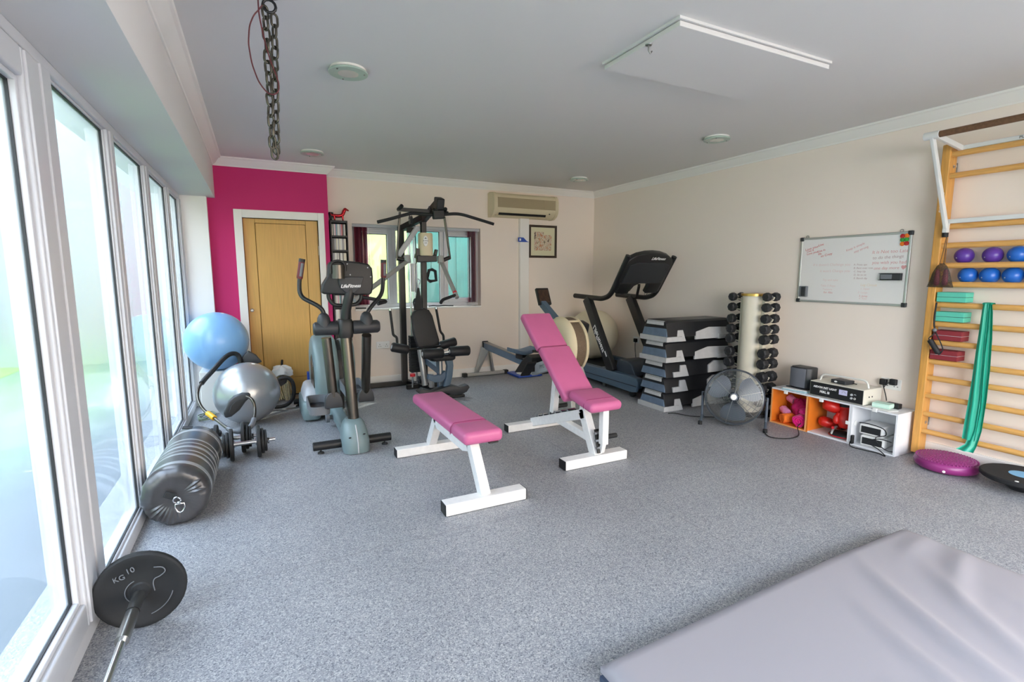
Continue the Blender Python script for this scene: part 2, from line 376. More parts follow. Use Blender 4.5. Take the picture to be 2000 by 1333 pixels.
# back window: white frame, three lights, sill
w2 = sgroup('window_2', (1.82, YB+.1, WZ0))
y0, y1 = YB+.10, YB+.16
struct(MB().bx(WX0, WX1, y0, y1, WZ1-.05, WZ1).bx(WX0, WX1, y0, y1, WZ0, WZ0+.05).bx(WX0, WX0+.05, y0, y1, WZ0+.05, WZ1-.05).bx(WX1-.05, WX1, y0, y1, WZ0+.05, WZ1-.05), 'frame', M_upvc, w2, bevel=.005)
for x in (1.50, 2.115): struct(MB().bx(x, x+.05, y0-.004, y1, WZ0+.05, WZ1-.05), 'mullion', M_upvc, w2, bevel=.005)
def sash(x0, x1, t, vent):
    z0, z1 = WZ0+.05, WZ1-.05
    if t: struct(MB().bx(x0, x0+t, y0-.018, y1-.01, z0, z1).bx(x1-t, x1, y0-.018, y1-.01, z0, z1).bx(x0+t, x1-t, y0-.018, y1-.01, z0, z0+t).bx(x0+t, x1-t, y0-.018, y1-.01, z1-t, z1), 'casement', M_upvc, w2, bevel=.005)
    struct(MB().bx(x0+t, x0+t+.006, y0+.02, y0+.03, z0+t, z1-t).bx(x1-t-.006, x1-t, y0+.02, y0+.03, z0+t, z1-t).bx(x0+t, x1-t, y0+.02, y0+.03, z0+t, z0+t+.006).bx(x0+t, x1-t, y0+.02, y0+.03, z1-t-.006, z1-t), 'gasket', M_gasket, w2, smooth=0)
    o = struct(MB().bx(x0+t, x1-t, y0+.03, y0+.036, z0+t, z1-t), 'pane', [M_frost2, M_clear], w2, smooth=0)
    for p in o.data.polygons: p.material_index = 0 if p.normal.y < -.5 else 1
    if vent: struct(MB().bx(x0+t, x1-t-.05, y0-.03, y0-.016, z1-.045, z1-.025), 'trickle_vent', M_upvc, w2, bevel=.004)
sash(WX0+.05, 1.50, .055, True); sash(1.55, 2.115, 0, False); sash(2.165, WX1-.05, .055, True)
struct(MB().box((1.478, y0-.035, 1.40), (.018, .03, .03)).box((1.478, y0-.045, 1.36), (.014, .012, .10)), 'handle', M_upvc, w2, bevel=.003)
struct(MB().bx(WX0, WX1, YB-.012, y0, WZ0-.02, WZ0+.002), 'sill', M_trim, w2, bevel=.004)
# blind head rail across the opening
struct(MB().bx(WX0, WX1, YB+.03, YB+.07, WZ1-.035, WZ1), 'trim_8', M_lgrey, bevel=.004)

# ------------------------------------------------------------ outside: terrace, lawn, added light-shaping walls, fence
M_pave = pm('blue_grey_paving', '4E555C', .8, noise=.08, nscale=2)
M_lawn = pm('lawn_green', '668F2A', .9, noise=.2, nscale=3)
M_skyblock = pm('sky_blocker_grey', '7C8484', .9, noise=.05, nscale=1); M_bounce = pm('warm_bounce_cream', 'EAD2B6', .9, noise=.05, nscale=1)  # made-up outdoor walls: grey dims the low sky, warm tints the bounce
M_fencel = pm('pale_yellow_render', '9C9A64', .9)
M_fencer = pm('green_painted_fence', '24544C', .8, noise=.12, nscale=5)
struct(MB().bx(-3.2, -.9, -8, 10, -.12, -.06), 'garden_paving', M_pave, smooth=0)
struct(MB().prism([(-3.2, -8, -.12), (-3.2, -8, -.05), (-7.0, -8, .25), (-7.0, -8, -.12)], (0, 18, 0)), 'garden_lawn', M_lawn, smooth=0)
struct(MB().bx(-7.3, -7.0, -8, 10, -.12, 3.9), 'garden_sky_blocker', M_skyblock, smooth=0)  # made-up wall, height and grey set to block and dim the low sky
struct(MB().bx(-7.3, -.9, 10, 10.3, -.12, 4.6), 'garden_end_sky_blocker', M_skyblock, smooth=0)  # made-up end wall, dims the sky behind the far panes
struct(MB().bx(-.9, 6, YB+.3, 9, -.12, -.06), 'garden_path', M_pave, smooth=0)
struct(MB().bx(-.9, 6, -8, YR-.12, -.12, -.06), 'garden_terrace', M_pave, smooth=0)
struct(MB().bx(-1.2, 9, -8.3, -8, -.12, 4.2), 'garden_warm_bounce_wall', M_bounce, smooth=0)  # unseen wall added to bounce warm light inside; kept short on the glazed side
gr = sgroup('garden_fence', (2.2, 7.8, 0))
for k in range(14):
    x = .2+k*.27
    struct(MB().bx(x, x+.272, 7.8+.02*(k % 2), 7.84+.02*(k % 2), -.06, 2.6), 'board', M_fencel if k < 7 else M_fencer, gr, smooth=0)

# ------------------------------------------------------------ ceiling fittings
h = thing('ceiling_hatch', 'flush white access hatch panel in the ceiling with a small hook', 'hatch', (2.35, 2.16, ZC))
build(MB().bx(1.79, 2.92, 1.87, 2.455, ZC-.012, ZC+.002), 'frame', M_ceil, h, bevel=.002)
build(MB().bx(1.80, 2.91, 1.878, 2.447, ZC-.040, ZC-.016), 'panel', M_ceil, h, bevel=.003)
p = at(1267, 87, 'z', ZC-.04)
build(MB().lathe([(.018, 0), (.016, .004), (.004, .006)], (p.x, p.y, ZC-.04), (0, 0, -1), 14).tube([p+V((0, 0, -.004)), p+V((0, 0, -.025)), p+V((.012, 0, -.04)), p+V((.022, 0, -.028))], .004, 8), 'hook', M_steel, h)
M_lglass = pm('green_tinted_glass', 'AFC2B5', .3, noise=.05, nscale=20)
def downlight(x, y, label):
    t = thing('downlight', label, 'ceiling light', (x, y, ZC), 'recessed ceiling lights')
    build(MB().lathe([(.001, 0), (.10, 0), (.10, .012), (.001, .012)], (x, y, ZC), (0, 0, -1), 36), 'mounting_plate', M_trim, t)
    pr = [(.058, .016), (.108, .016), (.11, .018), (.11, .025), (.108, .027), (.058, .027)]
    ringsv = [[V((x+r*math.cos(2*PI*q/40), y+r*math.sin(2*PI*q/40), ZC-hh)) for q in range(40)] for r, hh in pr]
    build(MB().rings(ringsv, closed=True), 'glass_ring', M_lglass, t)
    build(MB().lathe([(.058, .027), (.050, .020), (.034, .0145), (.012, .0135), (.0001, .0135)], (x, y, ZC), (0, 0, -1), 24), 'reflector', pm('lamp_reflector', 'ECEAE2', .2, metal=.35), t, smooth=8)
    build(MB().lathe([(.0001, .024), (.008, .0235), (.011, .019), (.011, .0135)], (x, y, ZC), (0, 0, -1), 14), 'bulb', M_paper, t)
    for a in (100, 220, 340):
        c = (x+.09*math.cos(math.radians(a)), y+.09*math.sin(math.radians(a)), ZC-.012)
        build(MB().lathe([(.004, 0), (.004, .017), (.005, .017), (.005, .02), (.001, .021)], c, (0, 0, -1), 10), 'stud', M_steel, t)
downlight(.538, 3.182, 'round green glass ceiling light nearest the hanging chain')
downlight(.545, 5.381, 'round glass ceiling light above the magenta wall and oak door')
downlight(3.61, 3.274, 'round green glass ceiling light beyond the ceiling hatch, near the right wall')
downlight(3.606, 5.367, 'small far round ceiling light near the back right corner')

# hanging chain: two strands of links from a ceiling hook, red cable looped beside it
M_chain = pm('galvanised_chain', '5C584F', .38, metal=.85, noise=.2, nscale=60)
ch = thing('hanging_chain', 'steel chain hanging in two strands from the ceiling', 'chain', (.112, 2.5, ZC))
build(MB().lathe([(.05, 0), (.05, .008), (.012, .012), (.012, .03)], (.112, 2.5, ZC), (0, 0, -1), 20).tube([(.112+.025*math.cos(a*PI/6), 2.5, ZC-.055+.025*math.sin(a*PI/6)) for a in range(12)], .006, 8, closed=True), 'ceiling_hook', M_blackm, ch)
def linkmesh(Lk=.062, wd=.038, r=.0052):
    a = (Lk-wd)/2; R_ = wd/2-r; pts = []
    for i in range(7): t = PI*i/6; pts.append((R_*math.cos(t), 0, a+R_*math.sin(t)))
    for i in range(7): t = PI+PI*i/6; pts.append((R_*math.cos(t), 0, -a+R_*math.sin(t)))
    return MB().tube(pts, r, 7, closed=True)
lm = linkmesh(); lm.v = [p+ch.location for p in lm.v]
lk = build(lm, 'link', M_chain, ch, smooth=60)
first = True
for sidx in (-1, 1):
    for k in range(13):
        z = ZC-.085-.0435*k-(.02 if sidx > 0 else 0)
        f_ = k/12; x = .112+sidx*(.013*(1-f_*.75)+.004)-.012*f_; y = 2.5+sidx*.006
        o = lk if first else lk.copy()
        if not first: COL.objects.link(o)
        first = False
        o.location = V((x, y, z))-ch.location
        o.rotation_euler = (random.uniform(-.08, .08), random.uniform(-.12, .12), (PI/2 if k % 2 else 0)+.6+random.uniform(-.3, .3))
o = lk.copy(); COL.objects.link(o); o.location = V((.100, 2.5, ZC-.085-.0435*12-.042))-ch.location; o.rotation_euler = (0, 0, .5)
M_redc = pm('dark_red_cable', '5E1F26', .5)
cab = [at(u, v, 'y', 2.46) for u, v in ((504, 0), (505, 22), (508, 40), (518, 85), (530, 125), (541, 150), (546, 172), (542, 182), (532, 186), (520, 180), (505, 160), (492, 125), (485, 85), (487, 50), (496, 28), (505, 20), (512, 10))]
one(MB().tube(fillet(cab, .02, 3), .0028, 8), 'red_cable', M_redc, 'thin dark red cable looped beside the hanging chain', 'cable')

# ------------------------------------------------------------ things on the back wall
ac = thing('air_conditioner', 'aged cream wall air conditioner high on the back wall', 'air conditioner', (3.22, YB, 2.09))
prof = [(0, 2.09), (0, 2.39), (.06, 2.40), (.16, 2.385), (.195, 2.35), (.205, 2.30), (.205, 2.20), (.198, 2.17), (.17, 2.125), (.10, 2.09)]
build(MB().prism([(2.79, YB-d, z) for d, z in prof], (.87, 0, 0)), 'body', M_beige, ac, smooth=40)
for xa in (2.745, 3.66):
    build(MB().prism([(xa, YB-d*1.03, 2.245+(z-2.245)*1.03) for d, z in prof], (.045, 0, 0)), 'end_cap', M_beige, ac, bevel=.006)
g = build(MB().bx(2.80, 3.47, YB-.209, YB-.2, 2.20, 2.325), 'grille', M_beiged, ac, smooth=0)
for k in range(12):
    z = 2.206+k*.0102; build(MB().bx(2.80, 3.47, YB-.2125, YB-.206, z, z+.0055), 'slat', M_beiged, g, smooth=0)
build(MB().bx(3.475, 3.655, YB-.2095, YB-.2, 2.20, 2.325), 'control_panel', M_beiged, ac, bevel=.003)
build(MB().box((2.80+.335+.04, YB-.168, 2.128), (.70, .008, .04), Matrix.Rotation(.5, 3, 'X')), 'air_outlet', M_black, ac, smooth=0)
build(MB().box((3.14, YB-.155, 2.108), (.72, .05, .006), Matrix.Rotation(.35, 3, 'X')), 'louvre', M_beige, ac, bevel=.002)
build(MB().box((3.57, YB-.193, 2.148), (.012, .012, .012)), 'sensor', M_black, ac)

pic = thing('framed_picture', 'dark wooden framed street scene watercolour below the air conditioner', 'picture', (3.575, YB, 1.57))
X0, X1, Z0, Z1 = 3.352, 3.795, 1.575, 2.019
M_frame = pm('dark_brown_wood', '3A2A20', .45)
build(MB().bx(X0, X0+.03, YB-.025, YB, Z0, Z1).bx(X1-.03, X1, YB-.025, YB, Z0, Z1).bx(X0+.03, X1-.03, YB-.025, YB, Z0, Z0+.03).bx(X0+.03, X1-.03, YB-.025, YB, Z1-.03, Z1), 'frame', M_frame, pic, bevel=.003)
build(MB().bx(X0+.03, X1-.03, YB-.012, YB-.006, Z0+.03, Z1-.03), 'mount', pm('cream_mount', 'DDD7B6', .8), pic, smooth=0)
def art_mat():
    m = pm('watercolour_print', 'E2DCC4', .8); n = m.node_tree; b = n.nodes['Principled BSDF']
    tc = n.nodes['Texture Coordinate']; no = n.nodes.new('ShaderNodeTexNoise'); no.inputs['Scale'].default_value = 24; no.inputs['Detail'].default_value = 6; no.inputs['Roughness'].default_value = .7
    mp = n.nodes.new('ShaderNodeMapping'); mp.inputs['Scale'].default_value = (1.6, 1, .8); n.links.new(tc.outputs['Object'], mp.inputs[0]); n.links.new(mp.outputs[0], no.inputs['Vector'])
    r = n.nodes.new('ShaderNodeValToRGB'); cr = r.color_ramp; cr.elements[0].position = .34; cr.elements[0].color = (*hx('3E4A5C'), 1); cr.elements[1].position = .66; cr.elements[1].color = (*hx('B8452E'), 1)
    for p_, c in ((.40, '7C5E4E'), (.45, 'C9B592'), (.51, 'E4DDC6'), (.56, 'B07A74'), (.60, 'D9A86A')):
        e = cr.elements.new(p_); e.color = (*hx(c), 1)
    n.links.new(no.outputs[0], r.inputs[0]); n.links.new(r.outputs[0], b.inputs['Base Color']); return m
build(MB().bx(X0+.085, X0+.235, YB-.0135, YB-.010, Z0+.10, Z1-.09).bx(X0+.24, X0+.36, YB-.0135, YB-.010, Z0+.10, Z1-.13), 'print', art_mat(), pic, smooth=0)
gd = thing('wall_gauge', 'small blue plastic gauge clipped to the trunking beside the picture', 'gauge', tuple(at(1018, 468, 'y', YB-.06)))
M_blue = pm('royal_blue_plastic', '2A4FB0', .45)
a = at(1012, 464, 'y', YB-.06); b = at(1022, 473, 'y', YB-.06)
build(MB().bx(a.x, b.x, YB-.075, YB-.055, b.z, a.z).prism([(b.x, YB-.06, b.z), (b.x, YB-.06, a.z), (b.x+.05, YB-.06, b.z+.012), (b.x+.09, YB-.06, b.z)], (0, -.012, 0)), 'body', M_blue, gd, bevel=.003)
build(MB().bx(a.x+.012, a.x+.035, YB-.078, YB-.074, b.z+.015, a.z-.015), 'label_plate', M_paper, gd, smooth=0)

def socket(u0, v0, u1, v1, ax, val, label, gang=2):
    a, b = at(u0, v0, ax, val), at(u1, v1, ax, val); z0, z1 = .445, .532
    if ax == 'y':
        t = thing('wall_socket', label, 'socket', ((a.x+b.x)/2, val, z0)); bb = lambda p, q, d0, d1, za, zb: MB().bx(p, q, val-d1, val-d0, za, zb); s0, s1 = a.x, b.x
    else:
        t = thing('wall_socket', label, 'socket', (val, (a.y+b.y)/2, z0)); bb = lambda p, q, d0, d1, za, zb: MB().bx(val-d1, val-d0, p, q, za, zb); s0, s1 = min(a.y, b.y), max(a.y, b.y)
    build(bb(s0, s1, 0, .009, z0, z1), 'face_plate', M_trim, t, bevel=.003)
    for k in range(gang):
        c = s0+(s1-s0)*(k+.5)/gang
        build(bb(c-.003, c+.003, .0088, .0094, z0+.045, z0+.056), 'pin_hole', M_black, t, smooth=0)
        for s_ in (-1, 1): build(bb(c+s_*.011-.005, c+s_*.011+.005, .0088, .0094, z0+.025, z0+.030), 'pin_hole', M_black, t, smooth=0)
        build(bb(c+.018, c+.030, .009, .0125, z0+.058, z0+.075), 'rocker_switch', M_trim, t, bevel=.001)
    return t
socket(735, 675, 761, 675, 'y', YB, 'white double wall socket below the back window')
socket(1763, 740, 1722, 740, 'x', XR, 'white double wall socket above the storage cubes')
socket(1249, 655, 1238, 655, 'x', XR, 'white single wall socket behind the treadmill', 1)
def plug(c, label, cable):
    t = thing('power_plug', label, 'plug', c)
    build(MB().bx(c[0]-.032, c[0], c[1]-.024, c[1]+.024, c[2]-.024, c[2]+.024), 'body', M_black, t, bevel=.006)
    if cable: build(MB().tube(fillet(cable, .04), .0038, 8), 'cable', M_rubber, t)
plug((XR-.01, 5.18, .485), 'black plug and lead in the socket behind the treadmill', [(XR-.028, 5.18, .465), (XR-.04, 5.17, .40), (XR-.03, 5.15, .22), (XR-.05, 5.12, .02), (4.36, 5.0, .012)])
plug((XR-.012, 2.205, .500), 'black plug with lead in the left half of the double socket', [(XR-.03, 2.205, .48), (XR-.03, 2.19, .43), (XR-.03, 2.175, .385), (XR-.05, 2.16, .36)])
plug((XR-.012, 2.135, .510), 'black plug in the right half of the double socket', [(XR-.04, 2.135, .505), (XR-.05, 2.17, .50), (XR-.045, 2.19, .46)])

# vertical blinds, drawn to each side of the back window
M_blind = pm('burgundy_blind_fabric', '7C2340', .8, noise=.08, nscale=30, stretch=(40, 40, 1))
M_blind2 = pm('rose_blind_fabric', '9A4054', .8)
def blind(x0, x1, n, label):
    t = thing('vertical_blind', label, 'blind', ((x0+x1)/2, YB+.05, WZ0), 'vertical blinds')
    for k in range(n):
        x = x0+(x1-x0)*(k+.5)/n
        o = build(MB().box((x, YB+.052, (.985+1.90)/2), (.0025, .062, .915), Matrix.Rotation(math.radians(-22+random.uniform(-6, 6)), 3, 'Z')), 'slat', M_blind if k % 3 else M_blind2, t, smooth=0)
        build(MB().box((x, YB+.052, .975), (.004, .06, .014), Matrix.Rotation(math.radians(-22), 3, 'Z')), 'weight', M_paper, o, smooth=0)
    build(MB().tube([(x1+.012, YB+.03, 1.9), (x1+.014, YB+.03, 1.3), (x1+.012, YB+.03, 1.02)], .002, 6), 'cord', M_paper, t)
blind(1.055, 1.20, 9, 'burgundy vertical blind slats bunched at the left of the back window')
blind(2.475, 2.60, 8, 'burgundy vertical blind slats bunched at the right of the back window')

# ------------------------------------------------------------ two pink benches
def foot_bar(t, x0, x1, y0, y1, h=.07):
    build(MB().bx(x0+.004, x1-.004, y0, y1, 0.002, h), 'foot_bar', M_white, t, bevel=.006)
    for a, b in ((x0, x0+.006), (x1-.006, x1)): build(MB().bx(a, b, y0+.002, y1-.002, .003, h-.002), 'end_cap', M_black, t, bevel=.004)
fb = thing('flat_bench', 'flat pink vinyl exercise bench on a white steel frame', 'bench', (1.12, 3.1, 0))
foot_bar(fb, .862, 1.378, 2.552, 2.64); foot_bar(fb, .84, 1.39, 3.578, 3.66, .065)
build(MB().obar((1.12, 2.60, .06), (1.12, 2.80, .345), .06, .07, (0, 0, 1)), 'leg', M_white, fb, bevel=.005)
build(MB().obar((1.12, 3.63, .055), (1.12, 3.42, .345), .06, .07, (0, 0, 1)), 'leg', M_white, fb, bevel=.005)
build(MB().prism([(1.09, 2.78, .37), (1.09, 2.79, .27), (1.09, 2.88, .245), (1.09, 3.40, .245), (1.09, 3.47, .29), (1.09, 3.44, .37)], (.06, 0, 0)), 'top_beam', M_white, fb, bevel=.005)
def pad(name, par, c, d, R=None, bev=.03, mat=None): return build(MB().box(c, d, R), name, mat or M_pinkv, par, bevel=bev, seg=5)
pad('pad', fb, (1.125, 2.722, .408), (.25, .235, .078)); pad('pad', fb, (1.125, 3.272, .408), (.25, .862, .078))
def piping(par, c, d, R, y):
    """thin raised welt across the top and both sides of a pad at local y"""
    pts = [(-d[0]/2-.001, y, -d[2]/2+.01), (-d[0]/2-.001, y, d[2]/2-.026), (-d[0]/2+.022, y, d[2]/2), (0, y, d[2]/2+.0015), (d[0]/2-.022, y, d[2]/2), (d[0]/2+.001, y, d[2]/2-.026), (d[0]/2+.001, y, -d[2]/2+.01)]
    pts = fillet(pts, .012, 3); pts = [V(c)+(R @ V(p) if R is not None else V(p)) for p in pts]
    build(MB().tube(pts, .0022, 6), 'piping', M_pinkd, par)
piping(fb, (1.125, 2.84, .408), (.25, 0, .078), None, 0)
build(MB().bx(1.16, 1.22, 2.615, 2.64, .362, .371), 'hinge_plate', M_black, fb, bevel=.002)

ib = thing('incline_bench', 'pink vinyl incline bench with raised backrest on a white steel frame', 'bench', (2.11, 3.3, 0))
foot_bar(ib, 1.82, 2.36, 2.815, 2.905); foot_bar(ib, 1.84, 2.392, 3.752, 3.835, .065)
build(MB().obar((2.11, 3.79, .055), (2.11, 2.985, .335), .06, .075), 'main_beam', M_white, ib, bevel=.005)
build(MB().obar((2.11, 3.02, .345), (2.11, 2.865, .05), .06, .075, (0, 1, 0)), 'leg', M_white, ib, bevel=.005)
build(MB().obar((2.11, 3.36, .19), (2.11, 2.91, .165), .055, .055), 'brace', M_white, ib, bevel=.005)
build(MB().obar((2.11, 3.02, .33), (2.11, 3.0, .42), .06, .06, (0, 1, 0)), 'pivot_bracket', M_white, ib, bevel=.005)
build(MB().obar((2.11, 3.70, .130), (2.11, 3.16, .318), .05, .012, (0, 0, 1)), 'toothed_strip', M_black, ib, bevel=.002)
for k in range(6):
    t_ = k/5; c = V((2.11, 3.66-.46*t_, .152+.16*t_))
    build(MB().cyl(c+V((-.036, 0, 0)), c+V((.036, 0, 0)), .011, 10), 'peg', M_chrome, ib)
build(MB().obar((2.11, 2.862, .25), (2.11, 2.815, .085), .045, .012, (0, 1, 0)), 'toothed_strip', M_black, ib, bevel=.002)
for k in range(3):
    c = V((2.11, 2.845-.012*k, .225-.05*k)); build(MB().cyl(c+V((-.03, 0, 0)), c+V((.03, 0, 0)), .011, 10), 'peg', M_chrome, ib)
build(MB().obar((2.125, 2.80, .43), (2.125, 2.80, .155), .05, .05, (0, 1, 0)).obar((2.125, 2.80, .155), (2.125, 2.82, .09), .032, .03, (0, 1, 0)), 'seat_post', M_white, ib, bevel=.004)
build(MB().cyl((2.15, 2.80, .205), (2.235, 2.80, .205), .017, 14), 'adjuster_grip', M_rubber, ib)
build(MB().obar((2.11, 3.40, .62), (2.11, 3.455, .225), .05, .055, (0, 1, 0)).obar((2.11, 3.455, .225), (2.11, 3.48, .16), .03, .03, (0, 1, 0)), 'back_post', M_white, ib, bevel=.004)
build(MB().cyl((2.13, 3.455, .275), (2.235, 3.455, .275), .018, 14), 'adjuster_grip', M_rubber, ib)
build(MB().ball((2.14, 3.42, .365), .018, 14, 8), 'knob', M_rubber, ib)
ang = math.atan2(.59, .70); RB = Matrix.Rotation(ang, 3, 'X')
b0, b1 = V((2.11, 3.05, .455)), V((2.11, 3.765, 1.02)); nrm = V((0, -math.sin(ang), math.cos(ang))); dirb = (b1-b0).normalized()
L = (b1-b0).length
for s0, s1 in ((0, .565), (.565, 1)):
    c = b0+dirb*L*(s0+s1)/2-nrm*.032; pad('backrest_pad', ib, c, (.28, L*(s1-s0)-.002, .066), RB, .022)
piping(ib, b0+dirb*L*.565-nrm*.032, (.28, 0, .066), RB, 0)
build(MB().obar(b0+dirb*.08-nrm*.08, b0+dirb*.62-nrm*.08, .05, .03, nrm), 'backrest_frame', M_white, ib, bevel=.004)
RSe = Matrix.Rotation(math.radians(9), 3, 'X')
pad('seat_pad', ib, (2.12, 2.905, .452), (.275, .30, .072), RSe, .032)
piping(ib, V((2.12, 2.905, .452)), (.275, 0, .072), RSe, -.06)

# ------------------------------------------------------------ exercise balls, ab frame, mop, by the door
def gymball(name, c, r, mat, label, grp=None):
    mb = MB(); pr = []
    for i in range(41):
        t = PI*i/40; rr = r*(1+.0035*math.cos(t*38)*(1 if .25 < t < PI-.25 else 0)); pr.append((rr*math.sin(t), -rr*math.cos(t)))
    mb.lathe(pr, c, (.25, -.1, 1), 48)
    t = thing(name, label, 'exercise ball', (c[0], c[1], c[2]-r)); build(mb, 'skin', mat, t, smooth=60)
    ax = V((.25, -.1, 1)).normalized(); build(MB().lathe([(.016, -.004), (.016, .001), (.009, .003), (.0005, .003)], V(c)+ax*r*.998, ax, 16), 'valve_plug', M_paper, t)
    return t
M_bball = pm('sky_blue_vinyl', '8ABDF0', .28, spec=.5); M_sball = pm('silver_vinyl', 'A5A8AC', .3, metal=.55); M_cball = pm('cream_vinyl', 'E2D5B8', .45)
bc = at(423.5, 666.5, 'y', 5.685); gymball('exercise_ball', (bc.x, bc.y, bc.z), .282, M_bball, 'large sky blue exercise ball in the corner by the oak door')
scn = at(483, 768, 'y', 5.12); gymball('exercise_ball', (scn.x, 5.12, .277), .275, M_sball, 'silver grey exercise ball on the floor in front of the door')
gymball('exercise_ball', (4.03, 5.6, .545), .335, M_cball, 'large cream exercise ball sitting on the treadmill deck')
# plinth box that holds the blue ball up in the corner
one(MB().bx(bc.x-.16, bc.x+.18, 5.58, 5.90, 0, bc.z-.284), 'storage_box', M_trim, 'white box under the blue exercise ball beside the window', 'box', bevel=.006)

ab = thing('ab_roller', 'tubular ab exercise cradle with foam grips and dark headrest around the silver ball', 'ab roller', (-.25, 4.95, 0))
arch = [at(u, v, 'y', y_) for u, v, y_ in ((470, 712, 5.44), (468, 700, 5.44), (462, 692, 5.43), (450, 692, 5.40), (436, 702, 5.34), (416, 724, 5.2), (397, 745, 5.05), (388, 760, 4.95), (386, 776, 4.86), (391, 791, 4.8), (400, 803, 4.76), (412, 812, 4.7), (426, 823, 4.6), (440, 834, 4.46), (452, 841, 4.37), (468, 843, 4.33), (482, 840, 4.36), (492, 830, 4.42), (497, 815, 4.5), (498, 800, 4.58), (495, 786, 4.6), (489, 778, 4.62), (481, 775, 4.64))]
def smoothpts(p, k=4):
    p = [V(q) for q in p]; o = []
    for i in range(len(p)-1):
        a, b, c, d = p[max(i-1, 0)], p[i], p[i+1], p[min(i+2, len(p)-1)]
        for j in range(k):
            t = j/k; o.append(.5*((2*b)+(c-a)*t+(2*a-5*b+4*c-d)*t*t+(3*b-a-3*c+d)*t**3))
    return o+[p[-1]]
sp = smoothpts(arch)
build(MB().tube(sp, .012, 12), 'tube_frame', M_bronze, ab)
build(MB().tube(sp[:26], .021, 14), 'foam_grip', M_foam, ab)
build(MB().tube(sp[54:72], .020, 14), 'foam_grip', M_grey, ab)
q = sp[42]; q2 = sp[46]
build(MB().tube([q+(q2-q)*t for t in (0, .5, 1)], .0215, 14), 'size_clip', pm('yellow_plastic', 'E8B422', .45), ab)
hd = [at(u, v, 'y', 4.66) for u, v in ((440, 818), (436, 808), (446, 786), (456, 776), (472, 770), (487, 770), (490, 776), (480, 785), (468, 802), (452, 815))]
build(MB().prism([p_ for p_ in hd], (0, .07, 0)), 'headrest', M_char, ab, bevel=.012, seg=3)
hp = [at(u, v, 'y', 4.655) for u, v in ((446, 808), (452, 792), (460, 784), (470, 781), (480, 780), (470, 792), (460, 805), (452, 811))]
build(MB().prism(hp, (0, -.01, 0)), 'headrest_pad', M_rubber, ab, bevel=.004)
rr_ = smoothpts([at(u, v, 'y', 5.45) for u, v in ((547, 740), (560, 738), (570, 745), (574, 760), (572, 778), (562, 790), (547, 795), (530, 795), (510, 792))])
build(MB().tube(rr_, .019, 12), 'rear_foam_grip', M_foam, ab)
build(MB().prism([at(u, v, 'y', 5.5) for u, v in ((542, 742), (552, 734), (562, 738), (560, 748), (548, 756))], (0, .05, 0)), 'rear_joint', M_black, ab, bevel=.006)
build(MB().prism([at(u, v, 'y', 5.45) for u, v in ((470, 702), (484, 686), (500, 694), (512, 708), (500, 712), (480, 716))], (0, .06, 0)), 'upper_headrest', M_char, ab, bevel=.01, seg=3)
mp_ = thing('mop_head', 'cream string mop with a white cloth cap leaning on the door', 'mop', (.17, 5.85, 0))
M_str = pm('cream_cotton_string', 'D8CBA6', .9, noise=.2, nscale=80)
mbm = MB()
for k in range(70):
    a = random.uniform(0, 2*PI); r0 = random.uniform(.01, .05); p0 = V((.17+r0*math.cos(a), 5.86+r0*math.sin(a), .30)); r1 = random.uniform(.05, .12)
    pts = [p0, p0+V((r1*.5*math.cos(a)+random.uniform(-.02, .02), r1*.5*math.sin(a), -.12)), V((.17+r1*math.cos(a)+random.uniform(-.02, .02), 5.86+r1*math.sin(a), .012+random.random()*.02))]
    mbm.tube(smoothpts(pts, 3), .005, 5)
build(mbm, 'strings', M_str, mp_, kind='stuff')
cl_ = MB(); rg = []
for i, (rad, z) in enumerate(((.012, .375), (.05, .37), (.085, .355), (.10, .325), (.105, .29), (.09, .28))):
    rg.append([V((.175+rad*(1+.16*math.sin(5*2*PI*q/30+i))*math.cos(2*PI*q/30), 5.86+rad*(1+.12*math.sin(4*2*PI*q/30+i*2))*math.sin(2*PI*q/30), z+.012*math.sin(3*2*PI*q/30))) for q in range(30)])
build(cl_.rings(rg), 'cloth_cap', M_paper, mp_)
build(MB().cyl((.175, 5.86, .33), (.19, 5.97, .42), .012, 12), 'socket', M_black, mp_)
one(MB().bx(at(600, 724, 'y', 5.7).x, at(611, 724, 'y', 5.7).x, 5.70, 5.78, .19, .31).bx(at(600, 724, 'y', 5.7).x, at(611, 724, 'y', 5.7).x, 5.69, 5.80, 0, .19), 'packet', M_blue, 'small blue and white packet behind the cross trainer', 'packet', bevel=.003)

# ------------------------------------------------------------ punch bag, weights, barbell by the windows
M_bag = pm('worn_black_vinyl', '4C4B4D', .28, metal=.35, spec=.6, noise=.35, nscale=7, bump=.1, bscale=30)
M_tape = pm('silver_duct_tape', 'A6A9AD', .35, metal=.4)
pb = thing('punch_bag', 'black punch bag bound with silver tape lying against the window wall', 'punch bag', (-.46, 3.6, 0))
bo, bd, R0 = V((-.463, 3.10, .163)), V((.02, 1, 0)).normalized(), .163
pr = [(.0005, .012), (.05, .010), (.10, .002), (.135, .004), (.152, .016), (.162, .04), (R0, .08), (R0, .5), (R0, .83), (.156, .87), (.135, .89), (.05, .89), (.0005, .89)]
rg = []; a_ = V((1, 0, 0)); a_ = (a_-bd*a_.dot(bd)).normalized(); b_ = bd.cross(a_)
for i, (r, hgt) in enumerate(pr):
    rg.append([bo+bd*(hgt+(.005*math.sin(q*9.5) if 2 <= i <= 5 else 0))+(a_*math.cos(2*PI*q/64)+b_*math.sin(2*PI*q/64))*(r+(.0025*math.sin(q*5.3+1) if 2 <= i <= 5 else 0)) for q in range(64)])
build(MB().rings(rg), 'cover', M_bag, pb, smooth=60)
